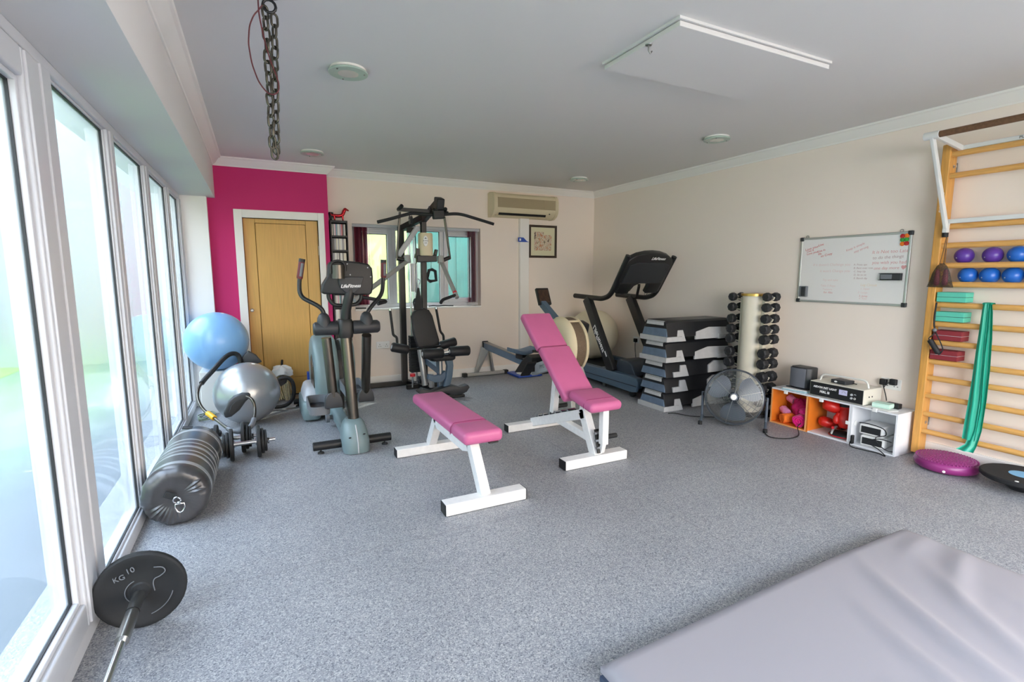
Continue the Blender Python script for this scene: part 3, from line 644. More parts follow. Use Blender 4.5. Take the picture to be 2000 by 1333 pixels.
for s0, s1 in ((.085, .125), (.235, .262), (.305, .320), (.375, .405), (.455, .468), (.525, .545), (.72, .77)):
    build(MB().rings([[bo+bd*s_+(a_*math.cos(2*PI*q/48)+b_*math.sin(2*PI*q/48))*rad for q in range(48)] for s_, rad in ((s0, R0), (s0, R0+.0012), (s1, R0+.0012), (s1, R0))], caps=False), 'tape_band', M_tape, pb, smooth=50)
build(MB().box(bo+V((-.02, -.004, .02)), (.05, .008, .035), Matrix.Rotation(.5, 3, 'Y')), 'strap', M_rubber, pb, bevel=.003)
e0 = bo+V((.012, -.022, -.004)); ring = [e0+V((.017*math.cos(t), -.004*math.sin(t), .017*math.sin(t))) for t in [PI*k/8 for k in range(16)]]
build(MB().tube(ring, .0042, 8, closed=True), 'eye_ring', M_chrome, pb)
e1 = e0+V((.012, -.006, -.04)); dd = [e1+V((x_, 0, z_)) for x_, z_ in ((-.02, .02), (.02, .02), (.022, .0), (.012, -.022), (0, -.028), (-.012, -.022), (-.022, 0))]
build(MB().tube(dd, .0042, 8, closed=True), 'd_ring', M_chrome, pb)
build(MB().box(bo+bd*.81+V((-.03, 0, R0+.002)), (.06, .06, .006), Matrix.Rotation(.15, 3, 'Y')), 'hanging_strap', M_rubber, pb, bevel=.002)

def plate_prof(r, w_): return [(.013, -w_*.5), (.03, -w_*.5), (.035, -w_*.32), (r*.78, -w_*.32), (r*.84, -w_*.5), (r*.96, -w_*.5), (r, -w_*.3), (r, w_*.3), (r*.96, w_*.5), (r*.84, w_*.5), (r*.78, w_*.32), (.035, w_*.32), (.03, w_*.5), (.013, w_*.5)]
def plate(par, c, ax, r, w_, name='weight_plate', mat=None): return build(MB().lathe(plate_prof(r, w_), c, ax, 36), name, mat or M_rubber, par)
bb_ = thing('barbell', 'chrome barbell with a black disc weight lying on the floor in the foreground', 'barbell', (-.47, 1.5, 0))
ba = V((.0, 1, 0)); bz = .152
plate(bb_, (-.468, 2.24, bz), (0, 1, 0), .15, .03)
plate(bb_, (-.468, .36, bz), (0, 1, 0), .15, .03)
build(MB().cyl((-.468, .25, bz), (-.468, 2.34, bz), .0125, 18), 'bar', M_chrome, bb_)
for ya in ((1.93, 2.20), (.40, .67)): build(MB().cyl((-.468, ya[0], bz), (-.468, ya[1], bz), .021, 18), 'sleeve', M_steel, bb_)
build(MB().cyl((-.468, 2.085, bz), (-.468, 2.09, bz), .0225, 18), 'collar_ring', M_black, bb_)
for y_ in (2.28, .30): build(MB().lathe([(.013, -.012), (.024, -.012), (.026, 0), (.024, .012), (.013, .012)], (-.468, y_, bz), (0, 1, 0), 6), 'collar', M_chrome, bb_)
yt = 2.24-.0145
for body, dx, dz, s_ in (('10', -.022, .082, .030), ('KG', -.058, .060, .028)):
    text(body, s_, (-.468+dx, yt, bz+dz), (1, 0, .25), (-.25, 0, 1), M_grey, bb_, ext=.002)
def arc(par, cx, cz, r, a0, a1, rad=.0018):
    pts = [V((-.468+cx+r*math.cos(math.radians(a0+(a1-a0)*k/10)), yt+.002, bz+cz+r*math.sin(math.radians(a0+(a1-a0)*k/10)))) for k in range(11)]
    build(MB().tube(pts, rad, 6), 'raised_emblem', M_grey, par)
arc(bb_, 0, 0, .048, 110, 220); arc(bb_, .0, -.0, .105, -75, -15)
build(MB().tube(smoothpts([V((-.468+x_, yt+.002, bz+z_)) for x_, z_ in ((.048, .085), (.075, .078), (.083, .06), (.066, .045), (.048, .038), (.042, .02), (.045, -.01))]), .002, 6), 'raised_emblem', M_grey, bb_)

def adj_dumbbell(label, c, ang_, zc):
    t = thing('dumbbell', label, 'dumbbell', (c[0], c[1], 0), 'adjustable dumbbells on the floor')
    ax = V((math.cos(ang_), math.sin(ang_), 0)); cc = V((c[0], c[1], zc))
    build(MB().cyl(cc-ax*.20, cc+ax*.20, .0125, 16), 'bar', M_chrome, t)
    build(MB().cyl(cc-ax*.062, cc+ax*.062, .016, 16), 'handle', M_chrome, t)
    for s_ in (-1, 1):
        build(MB().lathe([(.0125, 0), (.024, 0), (.024, .008), (.0125, .008)], cc+ax*s_*.066, ax*s_, 18), 'stop_collar', M_chrome, t)
        for d_, r_, w_ in ((.088, .117, .026), (.114, .094, .02), (.134, .080, .018)): plate(t, cc+ax*s_*d_, ax, r_, w_)
        build(MB().lathe([(.0125, 0), (.022, 0), (.024, .006), (.022, .014), (.0125, .014)], cc+ax*s_*.146, ax*s_, 6), 'spin_lock', M_chrome, t)
        for k in range(3):
            a = k*2*PI/3+.4; sd = V((-ax.y, ax.x, 0)); o_ = (sd*math.cos(a)+V((0, 0, 1))*math.sin(a))*.026
            build(MB().obar(cc+ax*s_*.153, cc+ax*s_*.153+o_, .012, .012), 'lock_lug', M_black, t, bevel=.002)
p1 = at(472, 870, 'z', .105)
adj_dumbbell('black and chrome spin lock dumbbell lying nearest the camera beside the punch bag', (-.150, 4.085), .03, .118)
p2 = at(470, 858, 'z', .105)
adj_dumbbell('black and chrome spin lock dumbbell lying behind the nearer dumbbell', (-.254, 4.245), .0, .118)
fp = thing('weight_disc', 'loose black weight disc lying flat beside the ab cradle', 'weight plate', (-.46, 4.78, 0))
plate(fp, (-.46, 4.80, .018), (0, 0, 1), .115, .03, 'disc')
rope = smoothpts([V((-.50+.06*math.cos(t*.9)*(1+.3*math.sin(t*2.3)), 5.42+.13*math.sin(t*.9+.3), .012+.004*math.sin(t*3)+t*.0012)) for t in range(22)], 3)
one(MB().tube(rope, .0055, 6), 'skipping_rope', pm('green_grey_cord', '7E8A78', .8), 'loosely coiled grey green rope on the floor by the window end wall', 'rope')

# ------------------------------------------------------------ folded mats in the foreground
M_mat = pm('lilac_grey_vinyl', '9A979D', .42, spec=.35, bump=.05, bscale=300); M_matb = pm('navy_vinyl', '3C4A63', .5)
def gym_mat(name, z0, z1, mat, label, dx, dy, wr):
    x0, x1, ya, yb = .94+dx, 2.86+dx, .0+dy, 1.225+dy; N, M_ = 72, 46; mb = MB(); top = []
    def hgt(u, v):
        e = min(u, 1-u, v, 1-v); edge = min(1, e/.022); s = 0
        for cx, cy_, a, ln, amp in ((.48, .55, 1.25, .28, .010), (.60, .62, 1.15, .36, .014), (.72, .60, .95, .30, .010), (.88, .75, .3, .25, .008), (.35, .4, 1.3, .2, .006), (.93, .9, .1, .2, .006), (.8, .3, 1.4, .3, .008)):
            X, Y = (u-cx)*(x1-x0), (v-cy_)*(yb-ya); p_ = X*math.cos(a)+Y*math.sin(a); q_ = -X*math.sin(a)+Y*math.cos(a)+.25*p_*p_
            s += 1.7*wr*amp*math.exp(-(q_/.035)**2-(p_/ln)**2)
        return z0+(z1-z0)*(.45+.55*edge**.5)+s*edge+.004*wr*math.sin(u*7)*math.sin(v*5)
    for j in range(M_+1):
        for i in range(N+1):
            u, v = i/N, j/M_; bow = .012*math.sin(PI*u)*(1 if v > .5 else -1)*(abs(v-.5)*2)**3
            top.append(V((x0+(x1-x0)*u, ya+(yb-ya)*v+.055*(u-.0)*v+bow, hgt(u, v))))
    k = len(top); bot = [V((p_.x, p_.y, z0)) for p_ in top]
    f = []
    I = lambda i, j: j*(N+1)+i
    for j in range(M_):
        for i in range(N): f += [(I(i, j), I(i+1, j), I(i+1, j+1), I(i, j+1)), (k+I(i, j+1), k+I(i+1, j+1), k+I(i+1, j), k+I(i, j))]
    for i in range(N): f += [(k+I(i, 0), k+I(i+1, 0), I(i+1, 0), I(i, 0)), (I(i, M_), I(i+1, M_), k+I(i+1, M_), k+I(i, M_))]
    for j in range(M_): f += [(I(0, j), I(0, j+1), k+I(0, j+1), k+I(0, j)), (k+I(N, j), k+I(N, j+1), I(N, j+1), I(N, j))]
    mb.add(top+bot, f); o = one(mb, name, mat, label, 'mat', smooth=55); return o
gym_mat('exercise_mat', 0.0, .042, M_matb, 'navy blue mat underneath the lilac grey mat', .005, .008, 0)
gym_mat('exercise_mat', .043, .088, M_mat, 'lilac grey vinyl exercise mat with creases in the foreground', 0, 0, 1)

# ------------------------------------------------------------ cross trainer
el = thing('cross_trainer', 'grey green elliptical cross trainer with black console and long steel arms', 'cross trainer', (.59, 4.6, 0))
def P(u, v, y_): return at(u, v, 'y', y_)
EY = 3.95
build(MB().cyl((.30, EY, .058), (.885, EY, .058), .033, 20), 'front_crossbar', M_black, el, bevel=.004)
for x in (.355, .835): build(MB().lathe([(.006, .03), (.006, .012), (.02, .012), (.024, .004), (.024, 0)], (x, EY, 0), (0, 0, 1), 14), 'leveling_foot', M_rubber, el)
def rr3(cx, cy_, w_, d_, z, r): return [V((cx+x, cy_+y_, z)) for x, y_ in rrect(w_, d_, r, 5)]
build(MB().rings([rr3(.605, 3.925, .19, .25, .004, .07), rr3(.605, 3.925, .20, .26, .02, .075), rr3(.602, 3.93, .20, .27, .09, .08), rr3(.60, 3.94, .185, .25, .16, .08), rr3(.60, 3.955, .155, .20, .215, .07), rr3(.60, 3.96, .11, .13, .245, .05)]), 'front_cover', M_teal, el, smooth=50)
build(MB().tube([(.607, 3.795, .01), (.606, 3.791, .09), (.603, 3.813, .16), (.601, 3.853, .216)], .005, 8), 'cover_seam', M_lgrey, el)
for p_ in ((.55, 3.805, .135), (.655, 3.807, .15)): build(MB().ball(p_, (.010, .004, .006), 12, 8), 'bolt_cap', M_black, el)
build(MB().rings([[V((.60+x, 4.0, .03+z)) for x, z in rrect(.11, .10, .03)], [V((.585+x, 4.5, .09+z)) for x, z in rrect(.10, .11, .03)], [V((.57+x, 4.95, .13+z)) for x, z in rrect(.12, .14, .03)]]), 'spine_rail', M_teal, el, smooth=50)
# column, hub, neck
c0, c1 = V((.605, 3.95, .20)), V((.578, 4.0, .90))
build(MB().cyl(c0, c1, .042, 24), 'column', M_bronze, el)
hz = .945; hx0, hx1 = P(612, 650, 4.0), P(738, 640, 4.0)
def hubhalf(xa, xb): return MB().tube([(xa, 4.0, hz), (xa+(xb-xa)*.06, 4.0, hz), (xa+(xb-xa)*.92, 4.0, hz), (xb, 4.0, hz)], [.050, .053, .050, .038], 22)
cxh = .578
build(hubhalf(cxh-.055, hx0.x), 'pivot_housing', M_char, el, smooth=50); build(hubhalf(cxh+.055, hx1.x+.012), 'pivot_housing', M_char, el, smooth=50)
build(MB().rings([rr3(cxh, 4.0, .10, .11, hz-.075, .035), rr3(cxh, 4.0, .112, .125, hz-.04, .035), rr3(cxh, 4.0, .112, .125, hz+.04, .035), rr3(cxh, 4.0, .095, .10, hz+.065, .03)]), 'hub', M_black, el, smooth=50)
neck = fillet([(cxh, 4.0, hz), (cxh+.005, 3.99, 1.06), (cxh+.035, 3.96, 1.20), (cxh+.05, 3.98, 1.27)], .08)
build(MB().tube(neck, .036, 18), 'neck', M_blackm, el)
# console seen from behind
cz = lambda z: z
cons = [P(u, v, 3.96) for u, v in ((628, 572), (630, 556), (640, 540), (641, 516), (647, 511), (672, 509), (700, 512), (720, 516), (727, 524), (729, 540), (729, 560), (727, 572), (722, 577), (690, 577), (634, 575))]
build(MB().prism(cons, (0, .10, .0)), 'console', M_black, el, bevel=.014, seg=3)
lip = [P(u, v, 3.955) for u, v in ((660, 541), (709, 541), (709, 546), (704, 560), (697, 568), (690, 573), (676, 573), (668, 566), (662, 556))]
build(MB().prism(lip, (0, -.02, 0)), 'brand_plate', M_char, el, bevel=.005, seg=3)
text('LifeFitness', .036, P(685, 562, 3.93), (1, 0, .03), (0, 0, 1), M_white_ink, el, shear=.35, bold=.0006, wx=.95)
cupc = P(660, 530, 3.945)
build(MB().tube([cupc+V((0, -.005, -.055)), cupc+V((0, -.005, .045))], .047, 22), 'cup_holder', M_bronze, el, smooth=40)
cr = [cupc+V((.052*math.cos(t), -.012, .03+.046*math.sin(t))) for t in [PI*k/12 for k in range(13)]]
build(MB().tube([cr[0]+V((0, 0, -.03))]+cr+[cr[-1]+V((0, 0, -.05))], .009, 10), 'cup_rim', M_black, el)
for u, v in ((678, 516), (718, 523), (684, 537), (724, 541)):
    q = P(u, v, 3.957); build(MB().lathe([(.005, 0), (.005, .002), (.001, .003)], q, (0, -1, 0), 10), 'screw', M_lgrey, el)
for sg, pts in ((-1, ((641, 575), (643, 585), (652, 595), (664, 597), (672, 597))), (1, ((706, 575), (704, 586), (696, 594), (686, 596)))):
    build(MB().tube(smoothpts([P(u, v, 4.02) for u, v in pts]), .014, 12), 'pulse_grip', M_black, el)
# swinging arms: upper bent handle, dome, lower steel tube, shoe, pedal
def arm(up, dome, lowtop, lowbot, ylow, shoe_s, pedal_c, pw, pl, grip):
    build(MB().lathe([(.050, -.02), (.049, .03), (.044, .06), (.032, .085), (.016, .098), (.0005, .10)], (dome.x, 4.0, hz+.02), (0, 0, 1), 24), 'arm_dome', M_char, el, smooth=50)
    pts = fillet(up, .05); build(MB().tube(pts, .0155, 14), 'handlebar', M_blackm, el)
    a, b = grip; g = build(MB().tube([a, a+(b-a)*.06, a+(b-a)*.94, b], [.019, .022, .022, .018], 16), 'hand_grip', pm('maroon_grip', '6E2A30', .6), el)
    build(MB().tube([a+(b-a)*.12+V((.004, -.016, 0)), a+(b-a)*.80+V((.004, -.016, 0))], .011, 10), 'pulse_sensor', M_grey, g)
    build(MB().tube([a+(b-a)*.86, b+(b-a)*.03], .0225, 14), 'grip_cap', M_black, g)
    build(MB().cyl(lowtop, lowbot, .036, 22), 'lower_arm', M_bronze, el)
    s_ = shoe_s; q = lowbot
    sh = [(-.065, -.085), (.065, -.085), (.068, -.06), (.06, -.01), (.042, .025), (.02, .04), (-.02, .04), (-.042, .025), (-.06, -.01), (-.068, -.06)]
    build(MB().prism([q+V((x*s_, -.035, z*s_-.0)) for x, z in sh], (0, .06, 0)), 'arm_shoe', M_char, el, bevel=.006, seg=3)
    pc = V(pedal_c); w_, l_ = pw, pl
    base = MB().rings([[pc+V((x, y_, z)) for x, y_ in rrect(w_, l_, .05, 5)] for z in (0, .02)])
    pdl = build(base, 'pedal', M_char, el, smooth=50)
    o_ = rrect(w_, l_, .05, 6); i_ = rrect(w_-.016, l_-.016, .045, 6)
    rim = MB().rings([[pc+V((x, y_, .0)) for x, y_ in o_], [pc+V((x*1.03, y_*1.02, .065+.02*(y_ > 0))) for x, y_ in o_], [pc+V((x, y_, .065+.02*(y_ > 0))) for x, y_ in i_], [pc+V((x, y_, .015)) for x, y_ in i_]], caps=False)
    build(rim, 'pedal_rim', M_grey, pdl, smooth=50)
    build(MB().obar(q+V((0, .02, -.05)), pc+V((0, -l_*.3, .0)), .05, .04), 'pedal_link', M_black, el, bevel=.006)
UY = 4.0
arm([P(634, 630, UY), P(633, 612, UY), P(626, 600, UY), P(586, 580, UY+.06), P(584, 555, UY+.08), P(589, 512, UY+.08)], P(633, 640, 4.0), P(637, 660, 4.0), P(651, 775, 4.02), 4.02, 1.0, (P(622, 800, 4.2).x, 4.22, P(622, 800, 4.2).z-.01), .15, .36, (P(585, 545, UY+.08), P(590, 507, UY+.08)))
arm([P(715, 628, UY), P(717, 612, UY), P(723, 602, UY), P(746, 575, UY+.06), P(748, 555, UY+.08), P(748.5, 512, UY+.08)], P(716, 633, 4.0), P(716, 655, 4.0), P(714, 765, 4.22), 4.22, .95, (P(690, 762, 4.6).x, 4.62, P(690, 762, 4.6).z-.02), .18, .42, (P(749, 543, UY+.08), P(749, 509, UY+.08)))
# rear shroud: two rounded housings with a dark slot, side cover
def housing(name, x0, x1, out, mat=M_teal, bev=.02): return build(MB().prism([(x0, y_, z) for y_, z in out], (x1-x0, 0, 0)), name, mat, el, bevel=bev, seg=4)
side = [(4.86, .05), (4.80, .2), (4.80, .42), (4.84, .56), (4.93, .68), (5.05, .755), (5.2, .77), (5.35, .72), (5.47, .6), (5.52, .42), (5.52, .2), (5.5, .05)]
housing('flywheel_shroud', .42, .632, side, bev=.05)
side2 = [(4.98, .30), (4.96, .5), (5.02, .66), (5.10, .72), (5.25, .72), (5.5, .5), (5.6, .36), (5.6, .1), (5.1, .1)]
housing('rear_shroud', .665, .80, side2, bev=.03)
housing('shroud_slot', .628, .67, [(4.9, .08), (4.86, .4), (4.95, .64), (5.1, .72), (5.4, .6), (5.5, .1)], M_black, .004)
build(MB().prism([(.418, y_, z) for y_, z in ((4.92, .30), (4.95, .5), (5.08, .6), (5.2, .5), (5.22, .3))], (-.006, 0, 0)), 'shroud_vent', M_bronze, el, bevel=.003)
build(MB().rings([rr3(.385, 5.12, .14, .48, .03, .05), rr3(.385, 5.12, .15, .50, .10, .05), rr3(.395, 5.13, .145, .48, .22, .05), rr3(.405, 5.16, .12, .42, .285, .05), rr3(.41, 5.18, .09, .36, .30, .04)]), 'side_cover', M_lgrey, el, smooth=50)
build(MB().rings([rr3(.378, 5.10, .15, .50, .02, .05), rr3(.378, 5.10, .162, .515, .05, .055), rr3(.38, 5.10, .162, .515, .17, .055), rr3(.382, 5.11, .152, .5, .19, .055)]), 'side_cover_base', M_teal, el, smooth=50)
build(MB().cyl((.26, 5.52, .055), (.90, 5.52, .055), .032, 18), 'rear_crossbar', M_black, el)
for x in (.30, .86): build(MB().lathe([(.006, .04), (.006, .012), (.02, .012), (.024, .004), (.024, 0)], (x, 5.52, 0), (0, 0, 1), 14), 'leveling_foot', M_rubber, el)
build(MB().cyl((.47, 4.62, .09), (.50, 4.62, .09), .045, 18).bx(.50, .58, 4.60, 4.64, .075, .105), 'guide_roller', M_grey, el)

# ------------------------------------------------------------ multi gym
mg = thing('multi_gym', 'black and grey multi gym tower with lat bar, press arms and padded seat', 'multi gym', (1.72, 5.5, 0))
GY = 5.5
def bar(name, p, q, w_=.05, h_=.05, mat=M_blackm, par=mg, up=(0, 1, 0), bev=.004): return build(MB().obar(p, q, w_, h_, up), name, mat, par, bevel=bev)
bar('base_rail', (.95, 6.02, .03), (1.56, 6.02, .03), .06, .055, up=(0, 0, 1)); bar('base_rail', (1.57, 6.08, .03), (1.83, 5.22, .03), .06, .055, up=(0, 0, 1)); bar('base_rail', (1.5, 5.78, .028), (1.95, 5.78, .028), .05, .05, up=(0, 0, 1))
bar('weight_tower_post', (1.525, 5.95, .06), (1.525, 5.95, 1.90), .065, .07)
m0, m1 = P(832, 742, 5.55), P(826, 455, 5.55)
bar('mast', (1.675, 5.62, .05), (1.70, 5.62, 1.98), .055, .07)
bar('top_beam', (1.525, 5.97, 1.87), (1.70, 5.60, 1.98), .06, .065, up=(0, 0, 1))
bar('lat_boom', (1.69, 5.66, 1.93), (1.76, 5.28, 2.10), .055, .07, up=(0, 0, 1))
build(MB().box((1.765, 5.25, 2.09), (.085, .12, .12), Matrix.Rotation(.3, 3, 'X')), 'boom_head', M_black, mg, bevel=.012)
# guide rods and weight stack
for x in (1.585, 1.635): build(MB().cyl((x, 5.80, .06), (x, 5.80, 1.86), .010, 12), 'guide_rod', M_chrome, mg)
for k in range(14): build(MB().bx(1.555, 1.668, 5.75, 5.85, .20+k*.031, .228+k*.031), 'weight_plate', M_rubber, mg, bevel=.002)
build(MB().bx(1.56, 1.66, 5.78, 5.82, 1.82, 1.88), 'tower_cap', M_black, mg, bevel=.004)
build(MB().lathe([(.016, 0), (.03, .003), (.03, .03), (.02, .036)], P(806, 736, 5.42), (0, 0, 1), 14), 'selector_knob', M_redp, mg)
build(MB().cyl(P(806, 757, 5.42), P(806, 737, 5.42), .009, 10), 'selector_pin', M_chrome, mg)
build(MB().cyl((1.66, 5.55, .08), (1.62, 5.60, .52), .035, 16), 'shock_tube', M_silver, mg)
build(MB().cyl((1.71, 5.46, .07), (1.70, 5.46, .22), .03, 16), 'selector_housing', M_silver, mg)
# cables and pulleys
M_cable = pm('grey_cable', '4A4A4C', .5)
def pulley(c, ax, r=.05):
    c, ax = V(c), V(ax).normalized()
    o = build(MB().lathe([(.01, -.012), (r, -.012), (r*.84, -.003), (r*.84, .003), (r, .012), (.01, .012)], c, ax, 24), 'pulley', M_char, mg)
    build(MB().lathe([(.001, -.018), (.012, -.018), (.012, .018), (.001, .018)], c, ax, 12), 'axle', M_chrome, o)
pulley(P(802, 430, 5.6), (1, 0, 0)); pulley((1.62, 5.70, 1.02), (1, .3, 0), .055); pulley((1.72, 5.42, 2.03), (1, 0, 0)); pulley((1.63, 5.68, .12), (1, 0, 0))
for a, b in (((1.615, 5.66, 1.90), (1.62, 5.68, .70)), ((1.64, 5.70, 1.02), (1.64, 5.74, 1.86)), ((1.76, 5.24, 2.05), (1.79, 5.24, 1.98)), ((1.60, 5.72, 1.0), (1.60, 5.78, .64))):
    build(MB().cyl(a, b, .004, 8), 'cable', M_cable, mg)
# lat bar
lb = [P(u, v, 5.22) for u, v in ((737, 434), (762, 428), (787, 421), (806, 417), (830, 419), (848, 420), (868, 419), (890, 418), (905, 420), (922, 425), (945, 432), (964, 438))]
build(MB().tube(smoothpts(lb), .0165, 14), 'lat_bar', M_rubber, mg)
build(MB().obar(P(845, 420, 5.21), P(867, 419, 5.21), .07, .09, (0, 0, 1)), 'lat_bar_hanger', M_black, mg, bevel=.012)
# press arm cross frame with links
bar('press_arm', P(776, 409, 5.36), P(838, 413, 5.32), .036, .038, up=(0, 0, 1)); bar('press_arm', P(845, 414, 5.32), P(875, 417, 5.34), .036, .038, up=(0, 0, 1))
for (u, v), (u2, v2) in (((778, 410), (785, 402)), ((869, 416), (870, 408))):
    build(MB().cyl(P(u, v, 5.37), P(u2, v2, 5.30), .020, 14), 'arm_pivot', M_black, mg)
for (u, v), (u2, v2) in (((781, 414), (775, 505)), ((868, 424), (879, 505))):
    build(MB().cyl(P(u, v, 5.34), P(u2, v2, 5.40), .0125, 12), 'link_rod', M_bronze, mg)
bar('diagonal_strut', P(778, 500, 5.50), P(815, 445, 5.52), .05, .05, M_lgrey)
# cream shroud with an oval badge
sc_ = P(832, 477, 5.40)
build(MB().rings([[sc_+V((x, y_+.02, z)) for x, y_ in rrect(w_, d_, .045, 5)] for w_, d_, z in ((.135, .13, -.125), (.145, .14, -.11), (.145, .14, .10), (.13, .125, .118))]), 'shroud', M_beige, mg, smooth=50)
oc = P(831, 471, 5.345)
ov = build(MB().prism([oc+V((.026*math.cos(t), -.008, .056*math.sin(t))) for t in [2*PI*k/28 for k in range(28)]], (0, .008, 0)), 'badge', M_paper, mg, smooth=0)
text('BI-ANG', .018, oc+V((0, -.0085, -.004)), (1, 0, 0), (0, 0, 1), M_char, ov, ext=.0004); text('G6B', .016, oc+V((0, -.0085, -.026)), (1, 0, 0), (0, 0, 1), M_char, ov, ext=.0004)
build(MB().prism([oc+V((-.012, -.0086, .022)), oc+V((.012, -.0086, .022)), oc+V((0, -.0086, .040))], (0, .0004, 0)), 'emblem', M_grey, ov, smooth=0)
# yoke and pec arms
bar('yoke', P(813, 506, 5.42), P(852, 505, 5.42), .075, .075, up=(0, 0, 1), bev=.01)
bar('yoke_horn', P(814, 505, 5.42), P(817, 486, 5.42), .045, .05); bar('yoke_horn', P(848, 505, 5.42), P(852, 488, 5.42), .03, .05)
for u, v in ((795, 506), (860, 507)):
    q = P(u, v, 5.40); build(MB().cyl(q+V((0, .0, .035)), q+V((0, -.02, -.04)), .036, 18), 'arm_hub', M_silver, mg, bevel=.004)
for (u, v), (u2, v2) in (((775, 505), (793, 508)), ((862, 510), (879, 503))):
    build(MB().cyl(P(u, v, 5.41), P(u2, v2, 5.40), .022, 14), 'crank', M_black, mg)
def pec(a, b, h0, h1, h2):
    build(MB().cyl(a, b, .023, 18), 'pec_arm', M_silver, mg)
    build(MB().cyl(b-(b-a)*.16, b-(b-a)*.12, .0238, 16), 'red_ring', M_redp, mg)
    build(MB().tube(fillet([h0, h1, h2], .03), .0165, 12), 'handle', M_foam, mg)
pec(P(795, 511, 5.38), P(692, 588, 4.98), P(702, 580, 5.0), P(756, 589, 5.0), P(738, 594, 4.95))
pec(P(862, 512, 5.38), P(893, 582, 5.05), P(889, 577, 5.06), P(864, 586, 5.0), P(861, 592, 4.96))
# seat post, backrest, rollers
bk = [P(u, v, 5.36) for u, v in ((807, 620), (812, 610), (822, 604), (834, 603), (843, 607), (849, 618), (854, 640), (860, 665), (859, 678), (850, 684), (826, 684), (817, 678), (810, 655))]
b_o = build(MB().prism(bk, (0, .06, 0)), 'backrest', M_foam, mg, bevel=.018, seg=4)
for p_ in b_o.data.vertices:
    wz = (b_o.matrix_local.translation+p_.co)[2]+mg.location.z; p_.co.y += (wz-.47)*.16
build(MB().rings([[V((1.735+x, 5.20+y_, .43+z)) for x, y_ in rrect(w_, d_, .06, 5)] for w_, d_, z in ((.26, .24, 0), (.28, .26, .015), (.28, .26, .05), (.25, .23, .065))]), 'seat', M_foam, mg, smooth=50)
bar('seat_post', (1.735, 5.22, .05), (1.735, 5.26, .44), .055, .06, M_tmill); bar('seat_beam', (1.70, 5.60, .36), (1.735, 5.24, .30), .06, .07, M_tmill, up=(0, 0, 1))
build(MB().bx(1.715, 1.733, 5.185, 5.192, .20, .42), 'seat_adjuster', M_silver, mg, smooth=0)
lev = [P(u, v, 5.12) for u, v in ((868, 690), (878, 688), (884, 698), (886, 715), (884, 735), (878, 760), (866, 760), (872, 738), (874, 716), (870, 702))]
build(MB().prism(lev, (0, .06, 0)), 'leg_lever', M_tmill, mg, bevel=.006, seg=3)
hk = [P(u, v, 5.15) for u, v in ((838, 732), (850, 735), (862, 733), (870, 725), (872, 738), (864, 746), (850, 748), (836, 742))]
build(MB().prism(hk, (0, .06, 0)), 'lever_hook', M_tmill, mg, bevel=.006)
def roller(a, b, r=.055):
    d = (b-a).normalized(); o = build(MB().tube([a, a+d*.012, b-d*.012, b], [r*.86, r, r, r*.86], 20), 'foam_roller', M_foam, mg, smooth=50)
    for e, s_ in ((a, -1), (b, 1)): build(MB().lathe([(.0005, .004), (.02, .004), (.022, 0), (.022, -.006)], e, d*s_, 16), 'end_disc', M_lgrey, o)
roller(P(765, 678, 5.22), P(797, 684, 5.22), .05); roller(P(860, 676, 5.34), P(890, 667, 5.34), .05)
build(MB().cyl(P(795, 684, 5.22), P(862, 676, 5.32), .013, 12), 'roller_axle', M_blackm, mg)
roller(P(825, 692, 5.06), P(865, 690, 5.06)); roller(P(878, 687, 5.06), P(916, 685, 5.06))
build(MB().cyl(P(862, 690, 5.06), P(880, 687, 5.06), .013, 12), 'roller_axle', M_chrome, mg)
for pts in (((762, 607), (768, 655), (775, 659), (776, 675)), ((852, 604), (860, 648), (866, 655), (867, 672))):
    q = [P(u, v, 5.48) for u, v in pts]
    build(MB().tube(fillet(q, .02), .014, 12), 'side_handle', M_foam, mg)
    build(MB().cyl(q[0], q[0]+V((-.002, 0, .02)), .0145, 12), 'handle_tip', M_chrome, mg)
fpp = [P(u, v, 5.08) for u, v in ((816, 767), (826, 760), (845, 765), (870, 757), (884, 753), (900, 757), (914, 752), (918, 757), (912, 766), (900, 772), (884, 772), (868, 768), (848, 773), (825, 774))]
build(MB().prism(fpp, (0, .10, 0)), 'foot_plate', M_char, mg, bevel=.008, seg=3)
build(MB().bx(1.66, 1.98, 5.12, 5.18, .003, .03), 'front_foot', M_blackm, mg, bevel=.004)
ab_st = [P(u, v, 5.40) for u, v in ((816, 562), (819, 561), (824, 590), (824, 606), (809, 606), (811, 590))]
build(MB().prism(ab_st, (0, .02, 0)), 'crunch_strap', M_rubber, mg, bevel=.004); build(MB().tube(smoothpts([P(u, v, 5.40) for u, v in ((817, 545), (820, 550), (818, 557), (817, 563))]), .006, 8), 'snap_hook', M_chrome, mg)
bar('pulley_bracket', P(805, 515, 5.45), P(807, 570, 5.45), .03, .04, M_lgrey); bar('pulley_bracket', P(812, 515, 5.45), P(813, 572, 5.45), .02, .03, M_lgrey)
lp = [P(u, v, 5.9) for u, v in ((838, 528), (834, 545), (840, 550), (852, 548), (850, 530), (844, 527))]
as_ = thing('ankle_strap', 'black strap with a wire hook hanging in front of the right window light', 'strap', tuple(P(845, 545, 5.9)))
build(MB().tube(lp, .012, 8, closed=True, flat=(1.6, .5)), 'strap', M_rubber, as_, smooth=60); build(MB().tube(smoothpts([P(u, v, 5.9) for u, v in ((838, 540), (835, 548), (838, 551), (846, 551), (850, 549))]), .004, 8), 'hook', M_chrome, as_)
build(MB().cyl(P(842, 528, 5.9), P(842, 505, 5.9), .003, 6), 'cord', M_cable, as_)

